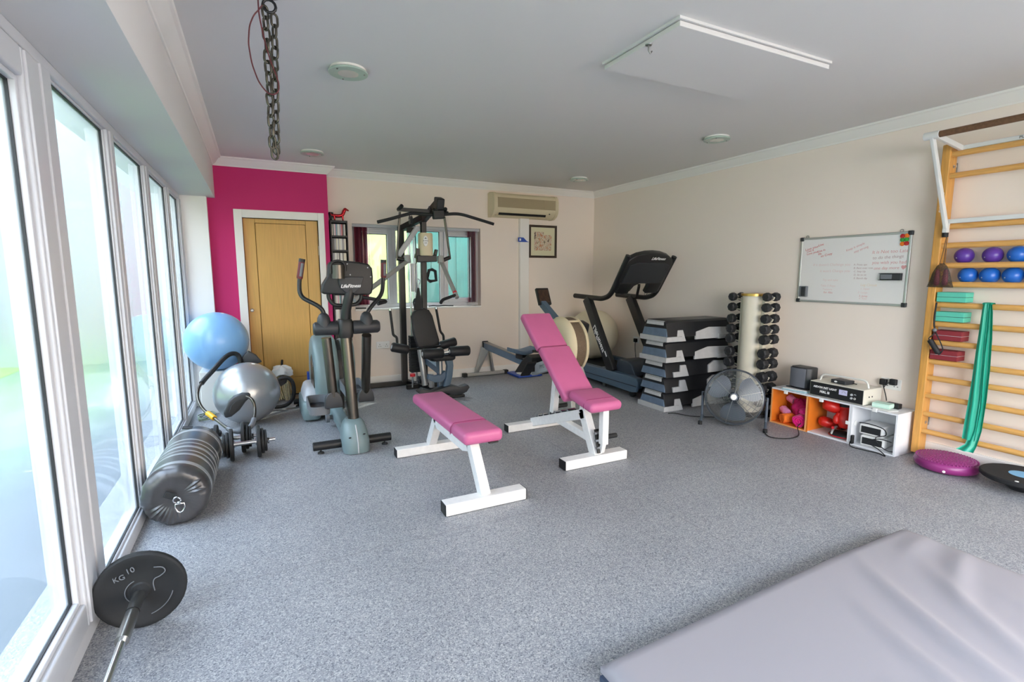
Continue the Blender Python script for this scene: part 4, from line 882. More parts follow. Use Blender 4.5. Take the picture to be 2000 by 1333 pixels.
# ------------------------------------------------------------ rowing machine
rw = thing('rowing_machine', 'grey rowing machine with cream flywheel cage behind the incline bench', 'rowing machine', (2.7, 5, 0))
def Q(u, v, x_=2.7): return at(u, v, 'x', x_)
rail0, rail1 = V((2.67, 6.13, .405)), V((2.69, 4.75, .335))
build(MB().obar(rail0, rail1, .05, .09, (0, 0, 1)), 'rail', M_bluegrey, rw, bevel=.006)
build(MB().obar(rail0+V((0, 0, .047)), rail1+V((0, 0, .047)), .066, .008, (0, 0, 1)), 'rail_track', M_steel, rw)
build(MB().box((2.67, 6.135, .41), (.08, .02, .11)), 'rail_end', M_black, rw, bevel=.004)
build(MB().obar((2.37, 6.14, .025), (2.98, 6.14, .025), .045, .04), 'rear_foot_bar', M_silver, rw, bevel=.004)
for x in (2.375, 2.975): build(MB().box((x, 6.14, .026), (.06, .06, .05)), 'foot_cap', M_black, rw, bevel=.006)
for s_ in (-1, 1):
    build(MB().prism([(2.67+s_*.02, 6.08, .37), (2.67+s_*.05, 6.14, .39), (2.67+s_*.15, 6.15, .04), (2.67+s_*.09, 6.15, .04)], (0, .012, 0)).prism([(2.67+s_*.0, 6.0, .36), (2.67+s_*.05, 6.08, .36), (2.67+s_*.13, 6.14, .045), (2.67+s_*.10, 6.13, .045)], (s_*.008, 0, 0)), 'rear_leg', M_silver, rw, smooth=0)
sp_ = V((2.69, 5.12, .455))
srow = []
for i in range(9):
    t = i/8; x = -.15+.30*t; prof_ = .035*abs(2*t-1)**1.6
    srow.append([sp_+V((x, y_*(1-.25*(abs(2*t-1)**3)), z+prof_)) for y_, z in rrect(.23, .045, .018, 3)])
build(MB().rings(srow), 'seat', M_bluegrey, rw, smooth=60)
build(MB().box(sp_+V((0, 0, -.05)), (.09, .16, .06)), 'seat_carriage', M_black, rw, bevel=.008)
build(MB().prism([Q(u, v, 2.62) for u, v in ((1004, 728), (1038, 727), (1038, 700), (1030, 693), (1018, 706))], (.16, 0, 0)), 'foot_stretcher', M_black, rw, bevel=.008)
for x in (2.56, 2.80): build(MB().obar((x, 4.80, .25), (x, 4.64, .42), .11, .02, (0, 1, 1)), 'footplate', M_black, rw, bevel=.006)
build(MB().obar((2.70, 4.86, .285), (2.70, 4.22, .50), .075, .12, (0, 0, 1)), 'front_beam', M_lgrey, rw, bevel=.01)
text('PM3', .06, V((2.661, 4.60, .355)), (0, -1, .33), (0, .2, 1), M_grey, rw)
fc = V((2.72, 4.235, .645)); FR, FWD = .285, .11
def ringx(x, r): return [fc+V((x, r*math.cos(2*PI*q/48), r*math.sin(2*PI*q/48))) for q in range(48)]
build(MB().rings([ringx(-FWD, .12), ringx(-FWD-.012, .20), ringx(-FWD, FR-.03), ringx(-FWD+.03, FR), ringx(-.055, FR+.005), ringx(-.055, FR-.03), ringx(-FWD+.03, FR-.04), ringx(-FWD+.02, .12)], closed=True), 'cage_side', M_beige, rw, smooth=50)
build(MB().rings([ringx(FWD, .12), ringx(FWD+.012, .20), ringx(FWD, FR-.03), ringx(FWD-.03, FR), ringx(.055, FR+.005), ringx(.055, FR-.03), ringx(FWD-.03, FR-.04), ringx(FWD-.02, .12)], closed=True), 'cage_side', M_beige, rw, smooth=50)
build(MB().rings([ringx(-.055, FR-.008), ringx(.055, FR-.008), ringx(.055, FR-.02), ringx(-.055, FR-.02)], closed=True), 'mesh_grille', pm('brown_mesh', '6B5A48', .6, noise=.3, nscale=160), rw, smooth=50)
build(MB().lathe([(.0005, -.1), (.16, -.115), (.20, -.108), (.20, .108), (.0005, .1)], fc, (1, 0, 0), 40), 'flywheel_cover', M_tmill, rw, smooth=50)
for a in (62, 118):
    r_ = math.radians(a); c = fc+V((0, FR*math.cos(r_), FR*math.sin(r_)))
    build(MB().box(c, (.115, .022, .012), Matrix.Rotation(r_+PI/2, 3, 'X')), 'cage_rib', M_beige, rw, bevel=.003)
dp = at(1146, 640, 'x', 2.93)
build(MB().box((2.90, dp.y+.06, dp.z-.01), (.12, .13, .13), Matrix.Rotation(.25, 3, 'X')), 'axle_guard', M_black, rw, bevel=.02, seg=3)
build(MB().obar((2.66, 4.27, .86), (2.66, 4.60, 1.045), .06, .07, (0, 0, 1)), 'monitor_arm', M_tmill, rw, bevel=.006)
mc = Q(1061, 580, 2.68); RM = Matrix.Rotation(-.45, 3, 'X')
mon = build(MB().box(mc, (.15, .035, .19), RM), 'monitor', M_black, rw, bevel=.008)
build(MB().box(mc+RM @ V((0, -.019, .0)), (.12, .004, .14), RM), 'monitor_back', pm('monitor_back_reflection', '3E2A1C', .3, noise=.6, nscale=40), mon)  # brown mottling is an orange reflection painted on the black back
for s_ in (-1, 1):
    build(MB().obar((2.70+s_*.06, 4.05, .45), (2.70+s_*.12, 3.89, .06), .05, .06, (0, 1, 0)), 'front_leg', M_silver, rw, bevel=.005)
build(MB().obar((2.42, 3.885, .045), (2.95, 3.885, .045), .045, .045), 'front_foot_bar', M_silver, rw, bevel=.004)
for x in (2.44, 2.93): build(MB().cyl((x-.018, 3.885, .038), (x+.018, 3.885, .038), .038, 18), 'wheel', M_rubber, rw, bevel=.005)
hd_ = [V((2.50, 4.52, .56)), V((2.62, 4.50, .55)), V((2.78, 4.50, .55)), V((2.90, 4.52, .56))]
build(MB().tube(hd_, .014, 12), 'pull_handle', M_rubber, rw)
bm = thing('step_mat', 'flat bright blue mat with two white footprints beside the rower', 'mat', (3.15, 5.94, 0))
build(MB().bx(2.975, 3.33, 5.755, 6.10, .002, .028), 'base', M_blue, bm, bevel=.006)
for x in (3.08, 3.20):
    fo = [V((x+.048*math.cos(t)*(1+.18*math.sin(t)), 5.88+.10*math.sin(t), .0285)) for t in [2*PI*k/24 for k in range(24)]]
    build(MB().prism(fo, (0, 0, .002)), 'footprint', M_paper, bm, smooth=0)

# ------------------------------------------------------------ treadmill
tm = thing('treadmill', 'slate blue treadmill with large black console facing the back wall', 'treadmill', (3.98, 5.15, 0))
TX0, TX1 = 3.60, 4.36
def railp(x): return MB().prism([(x, 6.05, .09), (x, 6.06, .235), (x, 4.30, .235), (x, 4.20, .225), (x, 4.17, .19), (x, 4.20, .075), (x, 4.28, .06)], (.09, 0, 0))
build(railp(TX0), 'side_rail', M_tmill, tm, bevel=.01, seg=3); build(railp(TX1-.09), 'side_rail', M_tmill, tm, bevel=.01, seg=3)
build(MB().bx(TX0-.003, TX0+.02, 4.19, 6.04, .135, .142), 'side_groove', M_black, tm, smooth=0)
build(MB().bx(TX0+.09, TX1-.09, 4.75, 6.05, .13, .205), 'running_belt', M_rubber, tm, bevel=.02, seg=3)
build(MB().bx(TX0+.03, TX1-.03, 4.19, 4.30, .07, .20), 'front_panel', M_black, tm, bevel=.01)
build(MB().prism([(TX0+.075, y_, z) for y_, z in ((4.30, .22), (4.36, .335), (4.44, .375), (4.56, .385), (4.62, .37), (4.66, .21))], (TX1-TX0-.15, 0, 0)), 'motor_cover', pm('dark_slate_plastic', '343C48', .4), tm, bevel=.015, seg=4)
build(MB().prism([(4.10, y_, z) for y_, z in ((4.22, .22), (4.25, .30), (4.30, .31), (4.32, .22))], (.20, 0, 0)), 'power_box', M_char, tm, bevel=.008)
build(MB().bx(3.70, 3.86, 5.0, 5.02, .205, .212), 'belt_label', M_lgrey, tm, smooth=0)
for y_ in (4.30, 5.95):
    for x in (TX0+.05, TX1-.05): build(MB().cyl((x-.02, y_, .04), (x+.02, y_, .04), .04, 16), 'roller_foot', M_rubber, tm, bevel=.006)
build(MB().box((3.68, 4.85, .05), (.03, .05, .08)), 'lift_foot', M_steel, tm, bevel=.004)
for x, lab in ((TX0+.045, True), (TX1-.045, False)):
    p0, p1 = V((x, 4.66, .22)), V((x, 5.20, 1.055))
    build(MB().obar(p0, p1, .07, .125, (0, 1, 0)), 'upright', M_blackm, tm, bevel=.012, seg=3)
    hb = fillet([(x, 5.47, 1.075), (x, 4.90, 1.06), (x, 4.74, 1.10), (x, 4.44, 1.55)], [.05, .10])
    build(MB().tube(hb, .030, 16), 'handrail', M_blackm, tm, smooth=60)
ud = (V((0, 5.20, 1.055))-V((0, 4.66, .22))).normalized()
text('LifeFitness', .085, V((TX0+.009, 4.885, .60)), -ud, (0, ud.z, -ud.y), M_white_ink, tm, shear=.3, bold=.0012)
build(MB().box((TX0+.009, 4.755, .42), (.002, .07, .02), Matrix.Rotation(math.atan2(ud.z, ud.y), 3, 'X')), 'logo_bar', M_white_ink, tm, smooth=0)
# console: broad arched board between the handrails, back face towards the room
cdir = V((0, -.30, .45)).normalized(); cn = V((0, -cdir.z, cdir.y)); c0_ = V((3.98, 4.74, 1.10))
outl = [(-.33, .07), (-.335, .46), (-.30, .52), (-.22, .565), (-.11, .592), (0, .60), (.11, .592), (.22, .565), (.30, .52), (.335, .46), (.33, .07), (.24, .05), (.17, .07), (.13, .15), (.09, .185), (-.02, .185), (-.08, .15), (-.11, .08), (-.20, .03)]
build(MB().prism([c0_+V((1, 0, 0))*x+cdir*y_+cn*.03 for x, y_ in outl], cn*-.07), 'console', pm('dark_grey_plastic', '262526', .38), tm, bevel=.012, seg=3)
panel = [(-.29, .20), (-.29, .44), (-.20, .475), (.20, .475), (.29, .44), (.29, .20)]
build(MB().prism([c0_+V((1, 0, 0))*x+cdir*y_+cn*.045 for x, y_ in panel], cn*-.02), 'back_cover', M_char, tm, bevel=.006)
for xa in (-.23, .20): build(MB().prism([c0_+V((1, 0, 0))*x+cdir*y_+cn*.05 for x, y_ in ((xa-.09, .06), (xa-.09, .21), (xa+.09, .21), (xa+.09, .06))], cn*-.06), 'cup_well', M_black, tm, bevel=.012, seg=3)
bp_ = c0_+V((.08, 0, 0))+cdir*.525+cn*.0305
build(MB().prism([bp_+V((1, 0, 0))*x+cdir*y_+cn*.003 for x, y_ in ((-.11, -.03), (-.11, .03), (.11, .03), (.11, -.03))], cn*-.004), 'brand_strip', M_black, tm, smooth=0)
text('LifeFitness', .048, bp_+cn*.0036-cdir*.012, (1, 0, 0), cdir, M_white_ink, tm, shear=.3, bold=.0008)
for x, y_ in ((-.1, .56), (.22, .53), (.25, .40), (.25, .24)): build(MB().lathe([(.006, 0), (.006, .003), (.001, .004)], c0_+V((x, 0, 0))+cdir*y_+cn*(.031 if y_ > .5 else .046), cn, 10), 'screw', M_black, tm)
build(MB().obar((4.03, 4.70, 1.22), (4.27, 5.02, 1.06), .03, .03), 'console_stay', M_bronze, tm)
for dx in (0, .03): build(MB().tube(smoothpts([(4.13+dx, 4.68, 1.22), (4.12+dx, 4.70, 1.14), (4.14+dx*1.5, 4.72, 1.09), (4.17+dx, 4.70, 1.12), (4.18+dx, 4.69, 1.06)]), .0018, 5), 'safety_cord', M_black, tm)

# ------------------------------------------------------------ five aerobic steps, stacked
M_stepb = pm('charcoal_step', '1C1D21', .35, noise=.1, nscale=40); M_stepe = pm('blue_grey_step_end', '5E7086', .6, noise=.12, nscale=18); M_riser = pm('riser_grey', 'B7B8BA', .55, noise=.05, nscale=30)
def aerobic_step(z, h, riser, label, first):
    L_, W_ = .90, .37; y0 = 3.665
    t = thing('aerobic_step', label, 'step', (3.95, 3.85, z), 'stacked aerobic steps')
    def ring(x, ins, z0, z1, wt, wb): return [V((x, 3.85+y_, zz)) for y_, zz in ((-wb/2, z0), (-wt/2-.004, z1-.02), (-wt/2+.015, z1), (wt/2-.015, z1), (wt/2+.004, z1-.02), (wb/2, z0))]
    zb = z+(.045 if riser else .0); zt = z+h
    build(MB().rings([ring(3.525, 0, zb, zt-.012, .29, .365), ring(3.55, 0, zb, zt, .30, .372), ring(4.36, 0, zb, zt, .30, .372), ring(4.385, 0, zb, zt-.012, .29, .365)]), 'platform', M_stepb, t, smooth=30)
    zi = zb+.004
    e = build(MB().prism([(3.512, 3.85-.176, zi), (3.530, 3.85-.150, zt-.035), (3.538, 3.85-.130, zt-.008), (3.538, 3.85+.130, zt-.008), (3.530, 3.85+.150, zt-.035), (3.512, 3.85+.176, zi)], (.02, 0, 0)), 'end_face', M_stepe, t, bevel=.006)
    build(MB().prism([(3.510+.006, 3.85-.118, zt-.045), (3.528, 3.85-.118, zt-.004), (3.528, 3.85+.118, zt-.004), (3.510+.006, 3.85+.118, zt-.045)], (.012, 0, 0)), 'grip_strip', M_riser, t, smooth=0)
    f0 = .0 if riser else .06
    if riser:
        build(MB().bx(3.50, 3.53, 3.662, 4.038, z, z+.05).bx(3.50, 3.70, 3.655, 3.672, z, z+.05).bx(3.50, 3.70, 4.028, 4.045, z, z+.05), 'riser_frame', M_riser, t, bevel=.004)
        build(MB().bx(4.20, 4.405, 3.655, 4.045, z, z+.05), 'riser_frame', M_riser, t, bevel=.004)
    def lfoot(x0, s_): return MB().prism([(x0, 3.653, z), (x0+s_*.20, 3.653, z), (x0+s_*.175, 3.675, z+.11), (x0+s_*.105, 3.678, z+.11), (x0+s_*.09, 3.663, z+.05), (x0, 3.66, z+.05)], (0, .02, 0))
    build(lfoot(3.55+f0, 1), 'foot_block', M_riser, t, bevel=.003); 
    xs_ = 3.88 if riser else 4.08
    build(MB().prism([(xs_, 3.655, z+.01), (4.40, 3.655, z+.01), (4.385, 3.678, z+.115), (4.08+.1*(not riser), 3.680, z+.125), (xs_+.015, 3.668, z+.085)], (0, .02, 0)), 'foot_block', M_riser, t, bevel=.003)
    return t
zz = 0; names = ['lowest step of the stack, on the floor', 'second step from the bottom of the stack', 'middle step of the stack', 'second step from the top of the stack', 'top step of the stack beside the treadmill']
for k, (h_, rs) in enumerate(((.185, True), (.15, False), (.15, False), (.20, True), (.205, True))):
    aerobic_step(zz, h_, rs, 'blue ended aerobic step, '+names[k], k == 0); zz += h_+.002

# ------------------------------------------------------------ dumbbell tower
M_tower = pm('tower_cream', 'D9D2C0', .4)
M_brass = pm('brass_trim', 'B79450', .3, metal=.8)
rk = thing('dumbbell_rack', 'cream column dumbbell tower with a brass rimmed top against the right wall', 'dumbbell rack', (4.28, 3.28, 0))
rcx, rcy = 4.22, 3.285
build(MB().prism([(rcx+.10*math.cos(math.radians(a)), rcy+.10*math.sin(math.radians(a)), .03) for a in range(90, 271, 12)]+[(4.40, rcy-.10, .03), (4.40, rcy+.10, .03)], (0, 0, 1.115)), 'column', M_tower, rk, smooth=40)
build(MB().prism([(rcx+.115*math.cos(math.radians(a)), rcy+.115*math.sin(math.radians(a)), 1.145) for a in range(90, 271, 12)]+[(4.41, rcy-.115, 1.145), (4.41, rcy+.115, 1.145)], (0, 0, .022)), 'top_cap', M_brass, rk, smooth=40)
build(MB().prism([(rcx+.15*math.cos(math.radians(a)), rcy+.2*math.sin(math.radians(a)), .0) for a in range(90, 271, 12)]+[(4.42, rcy-.2, .0), (4.42, rcy+.2, .0)], (0, 0, .03)), 'base', M_black, rk, smooth=40)
for s_ in (-1, 1): build(MB().bx(4.205, 4.235, rcy+s_*.10, rcy+s_*.135, .1, 1.13), 'flange', M_tower, rk, bevel=.003)
M_hex = pm('black_rubber_hex', '232326', .6, noise=.1, nscale=60)
def hexmesh(scale):
    mb = []
    for s_ in (-1, 1):
        m_ = MB(); r = .047*scale; hw = .050*scale+.004
        g0 = .030; pr = [(r*.72, g0), (r, g0+.010), (r, g0+hw), (r*.80, g0+hw+.010), (r*.55, g0+hw+.010), (r*.5, g0+hw+.006), (.0005, g0+hw+.006)]
        m_.lathe(pr, (0, 0, 0), (s_, 0, 0), 8); mb.append(m_)
    return mb
zl = [1.131, 1.031, .919, .819, .722, .594, .487, .364, .252, .140]
zr = [1.141, 1.043, .939, .84, .745, .617, .517, .393, .280, .166]
ordn = ['top', 'second', 'third', 'fourth', 'fifth', 'sixth', 'seventh', 'eighth', 'ninth', 'lowest']
for side_, zs_, yc in (('left', zl, 3.475), ('right', zr, 3.10)):
    for k, z in enumerate(zs_):
        sc = .86+.036*k
        t = thing('hex_dumbbell', f'black hexagonal rubber dumbbell, {ordn[k]} from the top on the {side_} side of the cream tower' if 0 < k < 9 else f'black hexagonal rubber dumbbell, {ordn[k]} on the {side_} side of the cream tower', 'dumbbell', (4.22, yc, z), 'hex dumbbells on the tower')
        for m_ in hexmesh(sc):
            m_.v = [p_+V((4.22, yc, z)) for p_ in m_.v]; build(m_, 'hex_head', M_hex, t, smooth=20)
        build(MB().cyl((4.18, yc, z), (4.26, yc, z), .014, 12), 'handle', M_chrome, t)
        sg = 1 if yc > rcy else -1
        build(MB().tube([(4.22, rcy+sg*.12, z-.03), (4.22, yc-sg*.02, z-.022), (4.22, yc+sg*.02, z-.022), (4.22, yc+sg*.03, z-.002)], .0075, 8), 'cradle', M_tower, rk)

# ------------------------------------------------------------ floor fan
fn = thing('floor_fan', 'grey high velocity floor fan with round wire guard in front of the dumbbell tower', 'fan', (3.78, 3.08, 0))
M_fan = pm('gunmetal_grey', '5B6470', .4, metal=.3)
fC = V((3.755, 3.06, .262)); fD = V((-.80, -.575, .16)).normalized(); fR_ = V((0, 0, 1)).cross(fD).normalized(); fU = fD.cross(fR_).normalized(); FRD = .242
def fr(r, d, n=56): return [fC+fD*d+(fR_*math.cos(2*PI*q/n)+fU*math.sin(2*PI*q/n))*r for q in range(n)]
build(MB().rings([fr(FRD, -.06), fr(FRD+.006, -.05), fr(FRD+.006, .05), fr(FRD, .06), fr(FRD-.008, .05), fr(FRD-.008, -.05)], closed=True), 'drum', M_fan, fn, smooth=50)
g = MB()
for k in range(21):
    r_ = .05+k*.0093; g.tube(fr(r_, .062+.022*(1-(r_/FRD)**2), 44), .0012, 4, closed=True)
fg = build(g, 'wire_guard', M_steel, fn); fg['kind'] = 'stuff'
for k in range(6):
    a = 2*PI*k/6+.3; dv = fR_*math.cos(a)+fU*math.sin(a)
    build(MB().tube([fC+fD*.086+dv*.03, fC+fD*.080+dv*.12, fC+fD*.062+dv*.238], .0024, 6), 'guard_spoke', M_steel, fn)
g2 = MB()
for k in range(12):
    a = 2*PI*k/12; dv = fR_*math.cos(a)+fU*math.sin(a); g2.tube([fC-fD*.07+dv*.05, fC-fD*.062+dv*.238], .0022, 5)
for k in range(6): g2.tube(fr(.06+k*.034, -.068, 36), .0018, 4, closed=True)
rg_ = build(g2, 'rear_guard', M_steel, fn); rg_['kind'] = 'stuff'
for k in range(3):
    a0 = 2*PI*k/3+.5; rows = []
    for i in range(7):
        r_ = .045+i*.029; w_ = .32+.40*math.sin(PI*(i+1)/8)
        rows.append([fC+(fR_*math.cos(a)+fU*math.sin(a))*r_+fD*d for a, d in ((a0-w_, -.025), (a0-.1, .004), (a0+w_, .03), (a0+w_, .027), (a0-.1, .001), (a0-w_, -.028))])
    build(MB().rings(rows), 'blade', pm('blade_grey', '5A616C', .35, metal=.4), fn, smooth=60)
build(MB().lathe([(.0005, .094), (.02, .094), (.026, .088), (.026, .08), (.0005, .078)], fC, fD, 24), 'badge', M_paper, fn)
build(MB().lathe([(.05, -.09), (.055, -.05), (.045, .0), (.035, .04), (.0005, .045)], fC, fD, 24), 'motor', M_fan, fn)
stand = []
for s_ in (-1, 1):
    a = fC+fR_*s_*(FRD+.022); base = V((a.x, a.y, .014))
    build(MB().tube(fillet([a+V((0, 0, .02)), V((a.x, a.y, .05)), V((a.x-fD.x*.13, a.y-fD.y*.13, .014))], .03), .012, 10).tube([V((a.x, a.y, .06)), V((a.x+fD.x*.11, a.y+fD.y*.11, .012))], .012, 10), 'stand_leg', M_fan, fn)
    build(MB().cyl(a, a-fR_*s_*.03, .018, 14), 'tilt_knob', M_black, fn)
    build(MB().cyl((a.x+fD.x*.11, a.y+fD.y*.11, 0), (a.x+fD.x*.11, a.y+fD.y*.11, .03), .018, 12), 'rubber_foot', M_rubber, fn)
fl = at(1300, 803, 'z', .01)
cab = [(fC.x+.02, 3.25, .02), (3.62, 3.42, .008), (3.56, 3.56, .008), (3.50, 3.60, .006)]
one(MB().tube(smoothpts([V(p_) for p_ in cab]), .0045, 8), 'fan_cable', M_rubber, 'short black cable on the floor from the fan to the steps', 'cable')
cb2 = [at(u, v, 'z', .008) for u, v in ((1492, 842), (1497, 850), (1508, 855), (1528, 857), (1548, 856), (1560, 850))]+[V((4.13, 2.70, .03)), V((4.16, 2.69, .06))]
one(MB().tube(smoothpts(cb2), .004, 8), 'extension_lead', M_rubber, 'black lead looped on the floor in front of the orange cube', 'cable')

# ------------------------------------------------------------ storage cubes and what is on and in them
M_orange = pm('orange_laminate', 'E07A22', .5, noise=.05, nscale=12); M_oredge = pm('pale_orange_edge', 'F0A96A', .5); M_wlam = pm('white_laminate', 'E4E5E8', .45)
CX0, CX1, CZ = 4.155, 4.425, .325
def cube(label, ya, yb, mats, edge, notch):
    """open fronted cube; mats = (left, right, bottom, back), seen from the room; left is the far side"""
    t = thing('storage_cube', label, 'storage cube', ((CX0+CX1)/2, (ya+yb)/2, 0), 'row of storage cubes')
    th = .013; l, r, b, k = mats
    build(MB().bx(CX0, CX1, ya, yb, CZ-th, CZ), 'top_panel', M_wlam, t, bevel=.001)
    build(MB().bx(CX0, CX1, yb-th, yb, 0, CZ-th), 'side_panel', l, t, bevel=.001); build(MB().bx(CX0, CX1, ya, ya+th, 0, CZ-th), 'side_panel', r, t, bevel=.001)
    build(MB().bx(CX0, CX1, ya+th, yb-th, 0, th), 'bottom_panel', b, t, bevel=.001); build(MB().bx(CX1-th, CX1, ya+th, yb-th, th, CZ-th), 'back_panel', k, t, smooth=0)
    if edge: build(MB().bx(CX0-.002, CX0+.002, yb-th, yb, 0, CZ-th).bx(CX0-.002, CX0+.002, ya, ya+th, 0, CZ-th).bx(CX0-.002, CX0+.002, ya+th, yb-th, 0, th), 'edge_band', edge, t, smooth=0)
    for (y_, z, dy) in notch: build(MB().bx(CX0-.003, CX0+.012, y_-.016, y_+.016, z-.014, z+.014), 'corner_clip', M_paper, t, bevel=.003)
    return t
cube('storage cube with orange inside, leftmost of the row by the fan', 2.642, 2.985, (M_orange,)*4, M_oredge, [(2.85, CZ-.022, 0)])
cube('middle storage cube with one orange side and white base', 2.289, 2.640, (M_orange, M_wlam, M_wlam, M_wlam), None, [(2.53, CZ-.022, 0), (2.3065, .17, 0)])
c3 = cube('white storage cube, rightmost of the row beside the wall bars', 1.958, 2.287, (M_wlam,)*4, None, [(2.12, CZ-.006, 0)])
for y_ in (1.957, 2.272): build(MB().lathe([(.0005, 0), (.022, 0), (.022, .002), (.0005, .003)], (CX0+.045, y_+(.0 if y_ < 2 else -.002), .17), (0, -1, 0), 18), 'finger_hole', M_paper, c3)
# rolled towels
def spiral_roll(name, c, ax, r, ln, mat, label):
    t = thing(name, label, 'towel', (c[0], c[1], c[2]-r), 'towels in the orange cube'); c = V(c); c, ax = V(c), V(ax).normalized(); a = ax.orthogonal().normalized(); b = ax.cross(a)
    build(MB().rings([[c+ax*h+(a*math.cos(q)+b*math.sin(q))*rr*(1+.07*math.sin(3*q+h*30+c.x*90)+.05*math.sin(7*q-h*50)) for q in [2*PI*k/32 for k in range(32)]] for rr, h in ((r*.5, -ln/2+.008), (r*.93, -ln/2), (r, -ln/2+.012), (r*.97, 0), (r, ln/2-.012), (r*.93, ln/2), (r*.5, ln/2-.008))]), 'roll', mat, t, smooth=70)
    sp2 = []
    for k in range(70):
        q = k/69*5*PI; rr = r*.12+r*.76*k/69; sp2.append(c+ax*(-ln/2-.001)+(a*math.cos(q)+b*math.sin(q))*rr)
    build(MB().tube(sp2, r*.07, 6), 'rolled_edge', mat, t)
M_mag = pm('magenta_towelling', 'E0147E', .95, noise=.15, nscale=60, bump=.5, bscale=150, sheen=.3); M_lil = pm('pale_pink_towelling', 'EBA0CE', .95, noise=.12, nscale=30, bump=.4, bscale=150); M_ort = pm('orange_towelling', 'F07A26', .95, noise=.12, nscale=50, bump=.4, bscale=150)
M_mag2 = pm('raspberry_towelling', 'B81758', .95, noise=.15, nscale=50, bump=.5, bscale=150)
spiral_roll('rolled_towel', (4.245, 2.738, .070), (1, .2, 0), .054, .15, M_mag, 'bright magenta rolled towel at the front of the orange cube')
spiral_roll('rolled_towel', (4.235, 2.86, .058), (1, -.35, 0), .042, .13, M_ort, 'orange rolled towel at the bottom of the orange cube')
spiral_roll('rolled_towel', (4.26, 2.912, .107), (.5, 1, .25), .035, .085, M_lil, 'pale pink rolled towel at the left of the orange cube')
spiral_roll('rolled_towel', (4.34, 2.905, .205), (.4, 1, .15), .034, .09, M_lil, 'pale pink rolled towel on top at the back of the orange cube')
spiral_roll('rolled_towel', (4.28, 2.935, .045), (.3, 1, .0), .022, .055, pm('lilac_stripe_towelling', 'B48FC8', .95, noise=.5, nscale=60), 'small lilac mottled rolled towel low in the orange cube')
def heap(name, c, r, mat, label, cat, seed, grp=None):
    rnd = random.Random(seed); ph = [rnd.uniform(0, 6) for _ in range(6)]; mb = MB(); rg = []
    for i in range(13):
        t = PI*i/12; t = min(max(t, .03), PI-.03); ring = []
        for q in range(30):
            a = 2*PI*q/30; d = V((math.sin(t)*math.cos(a), math.sin(t)*math.sin(a), -math.cos(t)))
            k = 1+.10*math.sin(5*a+ph[0]+3*t)+.07*math.sin(9*a*1+ph[1]-4*t)+.06*math.sin(7*t+ph[2])
            ring.append(V(c)+V((d.x*r[0]*k, d.y*r[1]*k, max(d.z*r[2]*k, -r[2]*.92))))
        rg.append(ring)
    return one(mb.rings(rg), name, mat, label, cat, grp, smooth=80)
heap('towel', (4.305, 2.785, .155), (.080, .085, .085), M_mag2, 'raspberry pink towel heaped at the back of the orange cube', 'towel', 3, 'towels in the orange cube')
heap('towel', (4.232, 2.712, .150), (.045, .040, .030), M_mag, 'bright magenta towel folded over the front roll in the orange cube', 'towel', 5, 'towels in the orange cube')
# boxing gloves
def glove(c, rz, rx, label, sc=1.):
    t = thing('boxing_glove', label, 'boxing glove', c, 'red boxing gloves in the middle cube')
    R = Matrix.Rotation(rz, 3, 'Z') @ Matrix.Rotation(rx, 3, 'X'); c = V(c)
    rg = []
    for y_, w_, h_, z in ((-.085, .020, .022, .012), (-.078, .042, .040, .012), (-.05, .056, .052, .010), (-.01, .060, .054, .004), (.03, .052, .046, 0), (.06, .040, .036, 0), (.072, .036, .034, 0)):
        rg.append([c+R @ V((w_*sc*math.cos(q)*(1.0 if math.sin(q) > 0 else .96), y_*sc, (z+h_*math.sin(q)*(1 if math.sin(q) > 0 else .8))*sc)) for q in [2*PI*k/26 for k in range(26)]])
    build(MB().rings(rg), 'mitt', M_red, t, smooth=80)
    th = [c+R @ (V(p_)*sc) for p_ in ((-.045, .03, .0), (-.062, .0, .008), (-.066, -.03, .014), (-.058, -.055, .016))]
    build(MB().tube(smoothpts(th), [.018*sc]*4+[.023*sc]*5+[.022*sc, .019*sc, .014*sc, .006*sc][:4], 14), 'thumb', M_red, t, smooth=80)
    build(MB().rings([[c+R @ V((w_*sc*math.cos(q), y_*sc, w_*.92*sc*math.sin(q))) for q in [2*PI*k/26 for k in range(26)]] for y_, w_ in ((.066, .038), (.07, .041), (.125, .043), (.13, .038), (.128, .02))]), 'cuff', M_red, t, smooth=60)
    build(MB().rings([[c+R @ V((w_*sc*math.cos(q), y_*sc, w_*.92*sc*math.sin(q))) for q in [2*PI*k/26 for k in range(26)]] for y_, w_ in ((.085, .0432), (.085, .0448), (.112, .0454), (.112, .044))], caps=False), 'cuff_strap', M_rubber, t)
glove((4.262, 2.475, .238), -2.3, -.12, 'red boxing glove lying uppermost in the middle cube', 1.08)
glove((4.262, 2.384, .176), -.9, 1.4, 'red boxing glove standing at the right of the middle cube', 1.02)
glove((4.295, 2.53, .082), -2.2, -.1, 'small red boxing glove lying low at the back of the middle cube', .95)
bd_ = thing('massage_base', 'black oval device with silver ridge and red knob at the front of the middle cube', 'device', (4.25, 2.40, .014))
build(MB().rings([[V((4.25+w_*math.cos(q), 2.40+l_*math.sin(q), z)) for q in [2*PI*k/40 for k in range(40)]] for w_, l_, z in ((.07, .085, .016), (.078, .092, .020), (.078, .092, .034), (.06, .075, .05), (.03, .04, .058))]), 'body', M_black, bd_, smooth=50)
build(MB().rings([[V((4.25+w_*math.cos(q), 2.40+l_*math.sin(q), z)) for q in [2*PI*k/40 for k in range(40)]] for w_, l_, z in ((.080, .094, .022), (.0815, .0955, .024), (.0815, .0955, .028), (.080, .094, .030))], caps=False), 'red_trim', M_redp, bd_)
build(MB().tube(fillet([(4.178, 2.44, .036), (4.19, 2.44, .06), (4.22, 2.445, .085), (4.25, 2.44, .09)], .02), .009, 10), 'handle', M_silver, bd_)
